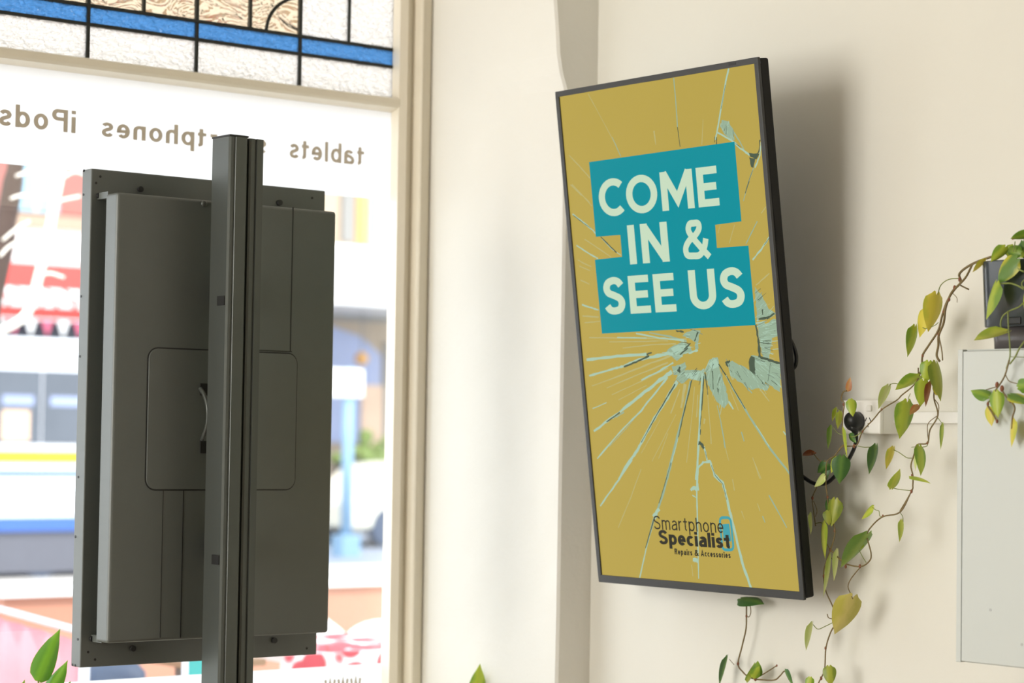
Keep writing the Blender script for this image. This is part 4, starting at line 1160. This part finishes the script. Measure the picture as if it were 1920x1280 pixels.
for f_, b, t, X, w, k in [
    (q5, (1622, 262), (1478, 215), XF, 98, 'g'), (q5, (1685, 240), (1705, 450), XF - .01, 118, 'gl'), (q5, (1625, 368), (1655, 520), XF, 82, 'y'), (q5, (1815, 468), (1810, 692), XF, 52, 'y'),
    (q5, (1812, 250), (1975, 335), XF - .01, 95, 'e'), (q5, (1868, 200), (2000, 165), XF - .005, 120, 'g'),
    (qp, (572, 298), (448, 428), 3.365, 100, 'gl'), (qp, (652, 392), (488, 605), 3.345, 150, 'e'), (qp, (478, 598), (395, 910), 3.335, 92, 'gl'), (qp, (578, 1028), (300, 1103), 3.325, 80, 'l'),
    (qp, (400, 405), (295, 515), 3.37, 45, 'y'), (qp, (690, 335), (560, 300), 3.385, 110, 'g'), (qp, (640, 280), (600, 400), 3.39, 110, 'gl'), (qp, (780, 180), (612, 232), 3.38, 78, 'g'), (qp, (740, 170), (625, 240), 3.384, 40, 'r'), (qp, (720, 240), (760, 420), 3.40, 110, 'd'), (qp, (690, 320), (720, 380), 3.39, 90, 'gl'),
    (qp, (725, 700), (740, 860), 3.345, 40, 'gl'),
]:
    leaf(vc if f_ is q5 else pot_t, b, t, X, w, k, f_)

# the second vine, under the screen
xw = 3.525
vf_t = thing('climbing_vine', 'green vine with few leaves on the wall below the tilted screen', 'vine', onX(1470, 1420, xw))
vf = vine(vf_t, [
    (q7, [(268, 770), (268, 860), (265, 940), (240, 1050), (215, 1160), (245, 1210), (280, 1240), (330, 1258)], xw, .0024),
    (q7, [(290, 780), (296, 830), (285, 862), (268, 858)], xw, .0014),
    (q7, [(330, 1258), (440, 1262), (480, 1235), (510, 1205), (535, 1240), (560, 1300), (560, 1480), (500, 1700)], xw, .0022),
    (q7, [(330, 1250), (390, 1215), (460, 1170)], xw, .0018), (q7, [(190, 1165), (160, 1130)], xw, .001),
], M['vine_brown'])
nodes(vf, [(q7, 268, 858, xw, .004), (q7, 215, 1158, xw, .0045), (q7, 325, 1252, xw, .006), (q7, 460, 1170, xw, .003)])
for b, t, X, w, k in [((232, 735), (378, 772), xw - .012, 78, 'd'), ((150, 1120), (100, 1300), xw - .01, 30, 'd'), ((330, 1240), (340, 1140), xw - .012, 72, 'g'), ((310, 1245), (350, 1175), xw - .016, 60, 'gl'), ((290, 1270), (330, 1150), xw - .008, 34, 'gl'), ((510, 1205), (562, 1300), xw - .01, 30, 'd')]:
    leaf(vf, b, t, X, w, k, q7)

# plants on the window sill: only tips reach into view
def sill_plant(lbl, x, y, items, kind, cat='potted plant'):
    t = thing('potted_plant', lbl, cat, (x, y, z_sill))
    mb = MB()
    n = 20
    prof_ = [(0.001, .0), (.038, .0), (.048, .075), (.050, .08), (.046, .08), (.044, .07), (.001, .068)]
    vs = [Vector((x + r * math.cos(2 * math.pi * k / n), y + r * math.sin(2 * math.pi * k / n), z_sill + z)) for r, z in prof_ for k in range(n)]
    mb.add(vs, [(i * n + k, i * n + (k + 1) % n, (i + 1) * n + (k + 1) % n, (i + 1) * n + k) for i in range(len(prof_) - 1) for k in range(n)], 0, True)
    mb.build('pot', M['white'], t)
    for b, tp, Y, wpx, roll in items:
        B = onY(b[0], b[1], Y); T = onY(tp[0], tp[1], Y)
        MB().tube(catmull([Vector((x, y, z_sill + .06)), (Vector((x, y, z_sill + .06)) + B) / 2 + Vector((0, 0, .02)), B], 6), .0022, 7).build('stem', M['vine_green'], t)
        vs, fs, uv = leafmesh(B, T, wpx * depth(B) / F_PX, roll, .45, -.10, 12, 6, .03)
        MB().add(vs, fs, 0, True, uv).build('leaf', L[kind], t)
    return t
a = onY(70, 1400, 4.52)
sill_plant('leafy green plant at the bottom left on the sill, left of the totem', a.x, 4.52, [((72, 1275), (112, 1178), 4.50, 44, .25), ((84, 1305), (128, 1238), 4.49, 34, -.4), ((30, 1330), (46, 1273), 4.52, 22, .3), ((110, 1330), (132, 1276), 4.50, 26, .2)], 's')
a = onX(905, 1400, 3.38)
sill_plant('green plant below the bright window reveal, only a leaf tip showing', a.x, 4.45, [((896, 1330), (899, 1243), 4.42, 40, .3), ((925, 1340), (903, 1250), 4.45, 60, -.5)], 'gl')

# ================================================================== THE STREET
M['road'] = mat('asphalt', (0.20, 0.235, 0.30, 1), 0.9, var=0.08, scale=2)
M['concrete'] = mat('pale_concrete', (0.62, 0.60, 0.57, 1), 0.9, var=0.05, scale=2)
M['tramwhite'] = mat('tram_white', (0.80, 0.83, 0.88, 1), 0.4, var=0.02)
M['tramblue'] = mat('tram_blue', (0.05, 0.13, 0.42, 1), 0.4)
M['yellow'] = mat('tram_yellow', (0.95, 0.52, 0.02, 1), 0.4)
M['darkglass'] = mat('dark_window', (0.10, 0.115, 0.14, 1), 0.2, var=0.3, scale=1.5)
M['under'] = mat('tram_skirt_grey', (0.12, 0.125, 0.15, 1), 0.8)
M['red'] = mat('red_canvas', (0.62, 0.055, 0.045, 1), 0.8)
M['paint_white'] = mat('white_paint', (0.85, 0.85, 0.83, 1), 0.7, var=0.03)
M['bluefac'] = mat('pale_blue_panel', (0.30, 0.52, 0.66, 1), 0.4, var=0.15, scale=.6)
M['brick'] = mat('red_brown_wall', (0.38, 0.14, 0.12, 1), 0.8, var=0.15, scale=1)
M['stone'] = mat('beige_cornice', (0.42, 0.33, 0.24, 1), 0.8)
M['bark'] = mat('brown_bark', (0.07, 0.045, 0.035, 1), 0.9, var=0.3, scale=10, bump=.4, bscale=20)
M['bark_sunlit'] = mat('sunlit_bark', (0.85, 0.80, 0.70, 1), 0.8, var=0.15, scale=10)  # sunlight on the branch and twigs is put into this paler bark colour
M['terra'] = mat('terracotta_panel', (0.46, 0.23, 0.155, 1), 0.8, var=0.06, scale=2)
M['chrome'] = mat('brushed_rail', (0.6, 0.62, 0.66, 1), 0.2, 0.9)
M['pink'] = mat('pink_canvas', (0.72, 0.25, 0.29, 1), 0.8, var=0.1, scale=3)
M['navy'] = mat('navy_plastic', (0.03, 0.06, 0.12, 1), 0.5)
M['wood'] = mat('brown_timber', (0.24, 0.13, 0.06, 1), 0.6, var=0.3, scale=6)
M['teal'] = mat('teal_canvas', (0.03, 0.40, 0.38, 1), 0.7)
M['lilac'] = mat('lilac_glass', (0.30, 0.36, 0.56, 1), 0.3, var=0.25, scale=.7)
M['grey'] = mat('grey_parts_and_shade', (0.25, 0.25, 0.24, 1), 0.8)  # plain grey parts, and the painted shade strips at canopy and coping
M['orange'] = mat('orange_lamp', (0.75, 0.40, 0.12, 1), 0.5)
M['peach'] = mat('peach_poster', (0.75, 0.52, 0.36, 1), 0.6, var=0.25, scale=1.2)
M['bluepost'] = mat('blue_post', (0.20, 0.35, 0.50, 1), 0.5)
M['foliage'] = mat('street_foliage', (0.16, 0.24, 0.05, 1), 0.7, var=0.4, scale=4)
M['carcream'] = mat('cream_car_paint', (0.72, 0.70, 0.58, 1), 0.3)
M['pinkflag'] = mat('pink_flag', (0.60, 0.12, 0.20, 1), 0.7)
def cloth_mat():
    m = mat('red_patterned_cloth', (0.5, 0.04, 0.05, 1), 0.8)
    nt = m.node_tree
    b = nt.nodes['Principled BSDF']
    tc = nt.nodes.new('ShaderNodeTexCoord')
    vo = nt.nodes.new('ShaderNodeTexVoronoi'); vo.inputs['Scale'].default_value = 11
    nt.links.new(tc.outputs['Object'], vo.inputs['Vector'])
    cr = nt.nodes.new('ShaderNodeValToRGB')
    cr.color_ramp.elements[0].position = .60; cr.color_ramp.elements[0].color = (.45, .03, .05, 1)
    cr.color_ramp.elements[1].position = .68; cr.color_ramp.elements[1].color = (.8, .74, .72, 1)
    nt.links.new(vo.outputs['Distance'], cr.inputs[0]); nt.links.new(cr.outputs[0], b.inputs['Base Color'])
    return m
M['cloth'] = cloth_mat()
ZG = -0.12
YK = 25.3
struct(MB().box(-12, 45, 5.0, YK, ZG - .2, ZG), 'floor_pavement', M['concrete'])
struct(MB().box(-12, 60, YK, 60, ZG - .2, ZG - .02), 'floor_road', M['road'])
zY = lambda px, py, Y: onY(px, py, Y).z
xY = lambda px, py, Y: onY(px, py, Y).x

# tram
YM = 24.6
tz = lambda py: zY(70, py, YM)
tx0, tx1 = xY(-420, 800, YM), xY(430, 800, YM)
tram = thing('tram', 'white tram with yellow and blue stripes passing across the street', 'tram', ((tx0 + tx1) / 2, YM + 1.2, ZG))
mb = MB()
mb.box(tx0, tx1, YM, YM + 2.4, tz(990), tz(690)); mb.box(tx0 + .1, tx1 - .1, YM + .1, YM + 2.3, tz(690), tz(633))
mb.build('body', M['tramwhite'], tram, bevel=.05)
MB().box(tx0 + .02, tx1 - .02, YM - .012, YM + .02, tz(868), tz(845)).build('yellow_stripe', M['yellow'], tram)
MB().box(tx0 + .02, tx1 - .02, YM - .012, YM + .02, tz(893), tz(882)).build('blue_stripe', M['tramblue'], tram)
MB().box(tx0 + .02, tx1 - .02, YM - .012, YM + .02, tz(995), tz(969)).build('blue_skirt', M['tramblue'], tram)
MB().box(tx0 + .1, tx1 - .1, YM + .04, YM + 2.3, ZG + .06, tz(990)).build('undercarriage', M['under'], tram)
nx = 9
for i in range(nx):
    a = tx0 + .12 + (tx1 - tx0 - .24) * i / nx
    b = a + (tx1 - tx0 - .24) / nx - .02
    wv = MB().box(a, b, YM - .012, YM + .03, tz(832), tz(694)).build('window', M['darkglass'], tram)
    if i % 2 == 0:
        MB().box(a + .1, a + .45, YM - .016, YM - .01, tz(826), tz(770)).build('poster', M['peach'], wv)
    MB().box(a + .1, b - .1, YM - .016, YM - .01, tz(760), tz(742)).build('sliding_pane', M['lilac'], wv)
for i in range(6):
    xx = tx0 + 1.0 + (tx1 - tx0 - 2.0) * i / 5
    MB().cyl(Vector((xx, YM + .06, ZG + .32)), Vector((xx, YM + .24, ZG + .32)), .32, 20).build('wheel', M['navy'], tram)

# building with blue windows and red awning, left of the totem
YA = 33.0
ax0, ax1 = xY(-900, 500, YA), xY(470, 500, YA)
az = lambda py: zY(70, py, YA)
bld = thing('shop_building', 'red brown shop building with pale blue windows above a red awning', 'building', ((ax0 + ax1) / 2, YA, ZG))
MB().box(ax0, ax1, YA, YA + 6, ZG, az(180)).build('wall', M['brick'], bld)
MB().box(ax0, ax1, YA - .35, YA + .02, az(432), az(406)).build('cornice', M['stone'], bld)
MB().box(ax0, ax1, YA - .30, YA + .02, az(497), az(432)).build('fascia', M['paint_white'], bld)
step = xY(148, 350, YA) - xY(0, 350, YA)
xw0 = xY(22, 350, YA)
for i in range(-6, 4):
    a = xw0 + i * step
    if a + step * .62 > ax1: continue
    wn = MB().box(a, a + step * .58, YA - .06, YA + .02, az(398), az(230)).build('window', M['bluefac'], bld)
    MB().box(a + step * .27, a + step * .30, YA - .09, YA - .055, az(398), az(230)).build('mullion', M['paint_white'], wn)
MB().box(ax0 + .3, ax1 - .3, YA - .05, YA + .02, ZG + .1, az(600)).build('shopfront', M['darkglass'], bld)
YW = YA - 1.7
awz = lambda py: zY(70, py, YW)
awn = thing('awning', 'red canvas shop awning with a pale lettered band above the tram', 'awning', ((ax0 + ax1) / 2, YA - .3, az(600)))
mb = MB()
q_ = [(YA - .36, az(497)), (YW, awz(560)), (YW, awz(601)), (YW + .03, awz(601)), (YW + .03, awz(562)), (YA - .36, az(500))]
mb.prism([Vector((ax0 + .2, a, b)) for a, b in q_], [Vector((ax1 - .2, a, b)) for a, b in q_])
mb.build('canopy', M['red'], awn)
mb = MB(); x = ax0 + .5
rnd = random.Random(3)
zc_a = lambda t: (YA - .3 + (YW - YA + .3) * t - .02, az(497) + (awz(560) - az(497)) * t)
while x < ax1 - 1:
    w_ = rnd.uniform(.12, .3)
    mb.box(x, x + w_, YW - .012, YW + .002, awz(575), awz(562))
    ya_, za_ = zc_a(.72); yb_, zb_ = zc_a(.98)
    mb.add([Vector((x, ya_, za_)), Vector((x + w_, ya_, za_)), Vector((x + w_, yb_, zb_)), Vector((x, yb_, zb_))], [(0, 1, 2, 3)])
    x += w_ + rnd.uniform(.03, .10)
mb.build('pale_band', M['paint_white'], awn)
# bunting under the awning
YBn = YW - .1
bun = thing('bunting', 'string of white and pink triangular flags hanging under the red awning', 'bunting', (xY(70, 600, YBn), YBn, zY(70, 600, YBn)))
xx0, xx1 = xY(-200, 600, YBn), xY(300, 600, YBn)
zbn = zY(70, 598, YBn)
MB().tube([Vector((xx0, YBn, zbn)), Vector((xx1, YBn, zbn))], .012, 6).build('string', M['paint_white'], bun)
fw_ = xY(50, 600, YBn) - xY(19, 600, YBn)
xs_ = xY(-15, 600, YBn) - 6 * fw_
i = 0
while xs_ < xx1 - fw_:
    MB().prism([Vector((xs_, YBn, zbn)), Vector((xs_ + fw_ * .72, YBn, zbn)), Vector((xs_ + fw_ * .36, YBn, zY(70, 630, YBn)))], [Vector((xs_, YBn + .02, zbn)), Vector((xs_ + fw_ * .72, YBn + .02, zbn)), Vector((xs_ + fw_ * .36, YBn + .02, zY(70, 630, YBn)))]).build('flag', M['pinkflag'] if i % 2 else M['paint_white'], bun)
    xs_ += fw_; i += 1

# building on the right, with white canopy
YR = 36.0
bx0_, bx1_ = ax1 + .1, xY(1400, 600, YR)
rz = lambda py: zY(690, py, YR)
b2 = thing('shop_building', 'cream shop building with a deep white canopy and a bluish shop window', 'building', ((bx0_ + bx1_) / 2, YR, ZG))
MB().box(bx0_, bx1_, YR, YR + 6, ZG, rz(100)).build('wall', M['stone'], b2)
YO = YR - 2.6
mb = MB().box(bx0_, bx1_, YO, YR + .01, zY(690, 574, YO), zY(690, 462, YO))
mb.build('canopy', M['paint_white'], b2, bevel=.05)
MB().box(bx0_, bx1_, YR - .06, YR + .02, rz(603), rz(560)).build('soffit_shade_strip', M['grey'], b2)  # grey strip on the wall paints the shade under the canopy
xs_r = [xY(p, 420, YR) for p in (560, 592, 634, 664, 688, 722, 760, 800)]
for i, mk in enumerate(('lilac', 'stone', 'grey', 'orange', 'lilac', 'peach', 'lilac')):
    MB().box(xs_r[i] + .05, xs_r[i + 1] - .05, YR - .08, YR + .02, rz(457), rz(300)).build('upper_window', M[mk], b2)
mb = MB()
xg0, xg1 = xY(560, 650, YR), xY(712, 650, YR)
rg = [(xg0, rz(830)), (xg1, rz(830)), (xg1, rz(665)), (xg1 - .5, rz(632)), (xg1 - 1.3, rz(612)), (xg0, rz(605))]
mb.prism([Vector((a, YR - .07, b)) for a, b in rg], [Vector((a, YR + .02, b)) for a, b in rg])
mb.build('shop_window', M['lilac'], b2)
MB().box(xY(672, 780, YR), xY(712, 780, YR), YR - .11, YR - .06, rz(838), rz(722)).build('window_poster', M['peach'], b2)
MB().box(xY(716, 780, YR), xY(760, 780, YR), YR - .08, YR + .02, ZG, rz(640)).build('door', M['grey'], b2)
gl_p = onY(678, 672, YR - 1.2)
gl = thing('globe_lamp', 'round orange lamp hanging under the white street canopy', 'lamp', gl_p)
mb = MB(); mb.ball(gl_p, .13, 0, 10); mb.build('globe', M['orange'], gl)
MB().tube([gl_p, Vector((gl_p.x, gl_p.y, zY(690, 574, YO) - .01))], .015, 6).build('hanger', M['grey'], gl)
# sign on a blue post
YS_ = 27.5
sp = onY(650, 950, YS_)
sg = thing('street_sign', 'white street sign on a blue post right of the totem', 'street sign', (sp.x, YS_, ZG))
MB().tube([Vector((sp.x, YS_, ZG - .02)), Vector((sp.x, YS_, zY(650, 690, YS_)))], .085, 14).build('post', M['bluepost'], sg)
mb = MB().box(xY(598, 715, YS_), xY(674, 715, YS_), YS_ - .12, YS_ - .08, zY(640, 744, YS_), zY(640, 692, YS_))
mb.build('sign_board', M['paint_white'], sg, bevel=.02)
MB().box(sp.x - .16, sp.x + .16, YS_ - .14, YS_ + .14, ZG - .02, ZG + .3).build('post_base', M['bluepost'], sg)
# parked car
YCr = 29.5
cx0, cx1 = xY(658, 900, YCr), xY(658, 900, YCr) + 4.1
cz = lambda py: zY(700, py, YCr)
car = thing('car', 'cream car parked beyond the blue post under the shop canopy', 'car', ((cx0 + cx1) / 2, YCr + .8, ZG))
ring_c = [(cx0, ZG + .28), (cx0, cz(940)), (cx0 + .25, cz(926)), (cx0 + .5, cz(918)), (cx0 + .95, cz(876)), (cx0 + 1.4, cz(868)), (cx0 + 2.6, cz(868)), (cx0 + 3.2, cz(912)), (cx1 - .1, cz(925)), (cx1, cz(945)), (cx1, ZG + .28)]
mb = MB(); mb.prism([Vector((a, YCr, b)) for a, b in ring_c], [Vector((a, YCr + 1.65, b)) for a, b in ring_c])
mb.build('body', M['carcream'], car, bevel=.06)
MB().prism([Vector((a, YCr - .012, b)) for a, b in ((cx0 + .62, cz(918)), (cx0 + 1.05, cz(882)), (cx0 + 1.7, cz(882)), (cx0 + 1.7, cz(918)))], [Vector((a, YCr + .02, b)) for a, b in ((cx0 + .62, cz(918)), (cx0 + 1.05, cz(882)), (cx0 + 1.7, cz(882)), (cx0 + 1.7, cz(918)))]).build('window', M['darkglass'], car)
MB().prism([Vector((a, YCr - .012, b)) for a, b in ((cx0 + 1.78, cz(918)), (cx0 + 1.78, cz(882)), (cx0 + 2.5, cz(882)), (cx0 + 2.95, cz(918)))], [Vector((a, YCr + .02, b)) for a, b in ((cx0 + 1.78, cz(918)), (cx0 + 1.78, cz(882)), (cx0 + 2.5, cz(882)), (cx0 + 2.95, cz(918)))]).build('window', M['darkglass'], car)
for xx in (cx0 + .75, cx1 - .8):
    for yy in (YCr - .01, YCr + 1.48):
        MB().cyl(Vector((xx, yy, ZG + .30)), Vector((xx, yy + .18, ZG + .30)), .32, 20).build('wheel', M['navy'], car)
# shrub
rnd = random.Random(5)
shp = onY(690, 858, YR - 1.3)
shr = thing('shrub', 'green shrub in a planter before the bluish shop window', 'shrub', (shp.x, YR - 1.3, ZG))
mb = MB()
for k in range(26):
    mb.ball((shp.x + rnd.gauss(0, .30), YR - 1.3 + rnd.gauss(0, .15), shp.z + rnd.gauss(0, .14)), rnd.uniform(.08, .16), 0, 5)
mb.build('foliage', M['foliage'], shr)
MB().box(shp.x - .6, shp.x + .6, YR - 1.55, YR - 1.05, ZG - .02, shp.z - .05).build('planter_box', M['grey'], shr, bevel=.02)

# tree outside
YTr = 11.0
tr = thing('street_tree', 'bare street tree with dark trunk and a sunlit pale branch, far left', 'tree', onY(-140, 1400, YTr) * 1.0)
tr.location.z = ZG
mb = MB()
mb.tube(catmull([Vector((onY(-140, 1400, YTr).x, YTr, ZG)), onY(-90, 900, YTr), onY(-20, 560, YTr), onY(10, 420, YTr), onY(28, 320, YTr), onY(45, 200, YTr), onY(70, 60, YTr)], 5), [.09] * 5 + [.085] * 5 + [.07] * 5 + [.055] * 5 + [.045] * 5 + [.038] * 5 + [.03], 10)
mb.build('trunk', M['bark'], tr)
YBr = 9.6
mb = MB()
mb.tube(catmull([onY(-90, 680, 10.6), onY(-40, 650, 10.0), onY(0, 622, YBr), onY(50, 588, YBr), onY(72, 520, YBr), onY(93, 430, YBr), onY(104, 370, YBr), onY(115, 315, YBr), onY(128, 250, YBr), onY(150, 150, YBr)], 4), [.016] * 41 if False else .022, 8)
mb.build('branch', M['bark_sunlit'], tr)
mb = MB()
for P in ([(100, 380), (120, 374), (150, 368)], [(115, 335), (140, 322), (165, 330)], [(20, 372), (45, 366), (100, 372)], [(50, 585), (65, 570), (95, 565)], [(70, 520), (92, 512), (120, 520)], [(5, 450), (35, 425), (55, 415)], [(30, 330), (60, 318), (90, 300)], [(0, 480), (20, 460), (60, 440)]):
    mb.tube(catmull([onY(x, y, YBr) for x, y in P], 4), .007, 6)
mb.build('twig', M['bark_sunlit'], tr)

# terracotta planter wall with pale coping
YPl = 9.0
px0, px1 = xY(9, 1110, YPl), xY(800, 1080, YPl)
pzt = zY(350, 1100.5 - .035 * 0, YPl)
pzt = onY(70, 1106, YPl).z
pzb = onY(70, 1119, YPl).z
plw = thing('planter_wall', 'terracotta planter wall with pale coping outside the window', 'planter', ((px0 + px1) / 2, YPl + .15, ZG))
MB().box(px0, px1, YPl, YPl + .4, ZG, pzb).build('wall', M['terra'], plw)
MB().box(px0 - .03, px1 + .03, YPl - .035, YPl + .435, pzb, pzt).build('coping', M['paint_white'], plw, bevel=.008)
MB().box(px0 + .02, px1 - .02, YPl + .25, YPl + .30, pzt, pzt + .014).build('coping_gap_shade', M['grey'], plw)  # thin grey strip stands in for the shadowed gap behind the coping
# chrome rail with pink canvas
def dep(px, py, z):
    d = ray(px, py); return CAM + d * ((z - CAM.z) / d.z)
zr = .93
ra, rb = dep(-120, 1108, zr), dep(160, 1186, zr)
brr = thing('cafe_barrier', 'pink canvas cafe barrier hung on a chrome rail, bottom left outside', 'cafe barrier', (ra.x, ra.y, ZG))
MB().tube([ra, rb], .0125, 10).build('rail', M['chrome'], brr)
for p in (ra, rb):
    MB().tube([Vector((p.x, p.y, ZG)), p], .018, 10).build('post', M['chrome'], brr)
mb = MB(); vs = []; nn = 40
dv = (rb - ra); perp = Vector((-dv.y, dv.x, 0)).normalized()
for i in range(nn + 1):
    t = .02 + .96 * i / nn
    p = ra + dv * t
    for k in range(5):
        z = zr - .035 - .75 * k / 4
        vs.append(Vector((p.x, p.y, z)) + perp * (.02 * math.sin(i * 1.1) * (.3 + k * .25)))
mb.add(vs, [(i * 5 + k, (i + 1) * 5 + k, (i + 1) * 5 + k + 1, i * 5 + k + 1) for i in range(nn) for k in range(4)], 0, True)
cn = mb.build('canvas', M['pink'], brr)
sl_ = cn.modifiers.new('thickness', 'SOLIDIFY'); sl_.thickness = .003

# cafe furniture under the totem
def chair(lbl, px, pyt, Y, w, m_, rot, grp=None):
    p = onY(px, pyt, Y)
    zt_ = p.z; cx_, cy_ = p.x, Y
    t = thing('cafe_chair', lbl, 'chair', (cx_, cy_, ZG), grp)
    t.rotation_euler.z = rot
    zs = ZG + .46
    def bld(mb, nm, bv=0):
        o = mb.build(nm, m_, None, bevel=bv); o.parent = t; return o
    mb = MB(); n = 12; vs = []
    for i in range(n + 1):
        a = math.radians(200 + 140 * i / n)
        for k in range(5):
            zz = zs - ZG + (zt_ - zs) * k / 4 * (1 - .25 * abs(i / n * 2 - 1) ** 2)
            rr = w / 2 * (1 + .08 * k / 4)
            vs.append(Vector((rr * math.cos(a), -rr * math.sin(a) * .9, zz)))
    mb.add(vs, [(i * 5 + k, (i + 1) * 5 + k, (i + 1) * 5 + k + 1, i * 5 + k + 1) for i in range(n) for k in range(4)], 0, True)
    o = bld(mb, 'backrest'); s_ = o.modifiers.new('thickness', 'SOLIDIFY'); s_.thickness = .012
    bld(MB().box(-w / 2, w / 2, -w / 2, w / 2, zs - ZG - .03, zs - ZG), 'seat', .012)
    for sx in (-1, 1):
        for sy in (-1, 1):
            bld(MB().tube([Vector((sx * w * .42, sy * w * .42, zs - ZG - .02)), Vector((sx * w * .5, sy * w * .5, 0))], .014, 8), 'leg')
    return t
chair('white moulded cafe chair just right of the totem, outside the window', 628, 1143, 8.0, .46, M['paint_white'], .4)
chair('white moulded cafe chair close to the window frame, outside', 742, 1168, 8.35, .46, M['paint_white'], -.4)
chair('navy cafe chair under the left corner of the totem, outside', 235, 1218, 8.0, .30, M['navy'], .2)
def table(lbl, px, pyt, Y, hw, cloth, m_):
    p = onY(px, pyt, Y)
    t = thing('cafe_table', lbl, 'table', (p.x, Y, ZG))
    MB().box(p.x - hw, p.x + hw, Y - .3, Y + .3, p.z - .025, p.z).build('tabletop', m_, t, bevel=.006)
    MB().tube([Vector((p.x, Y, ZG + .02)), Vector((p.x, Y, p.z - .02))], .03, 10).build('pedestal', M['grey'], t)
    MB().box(p.x - .2, p.x + .2, Y - .2, Y + .2, ZG, ZG + .025).build('base', M['grey'], t)
    return t, p
t_, p_ = table('white cafe table outside, under a red patterned cloth', 590, 1208, 7.0, .33, None, M['paint_white'])
zz = p_.z + .001
mb = MB(); mb.box(p_.x - .36, p_.x + .345, 6.66, 7.31, zz, zz + .004)
xr = xY(690, 1225, 6.66)
n = 36; vs = []
for i in range(n + 1):
    x = p_.x - .36 + .705 * i / n
    for k in range(4):
        vs.append(Vector((x, 6.66 - .012 * math.sin(i * 1.3) * k / 3, zz - .16 * k / 3)))
mb.add(vs, [(i * 4 + k, (i + 1) * 4 + k, (i + 1) * 4 + k + 1, i * 4 + k + 1) for i in range(n) for k in range(3)], 0, True)
tag(mb.build('tablecloth', M['cloth'], None, loc=(p_.x, 7.0, zz)), 'red and white patterned cloth on the cafe table outside', 'tablecloth')
table('brown timber cafe table outside, under the totem left of its pole', 345, 1224, 6.9, .15, None, M['wood'])
p = onY(362, 1232, 5.85)
um = thing('windbreak_banner', 'teal canvas banner outside, low beside the totem pole', 'banner', (p.x, 5.85, ZG))
MB().box(p.x - .02, p.x + .12, 5.84, 5.86, ZG + .35, p.z).build('canvas', M['teal'], um, bevel=.002)
for dx in (-.025, .125):
    MB().tube([Vector((p.x + dx, 5.85, ZG)), Vector((p.x + dx, 5.85, p.z + .03))], .012, 8).build('post', M['chrome'], um)
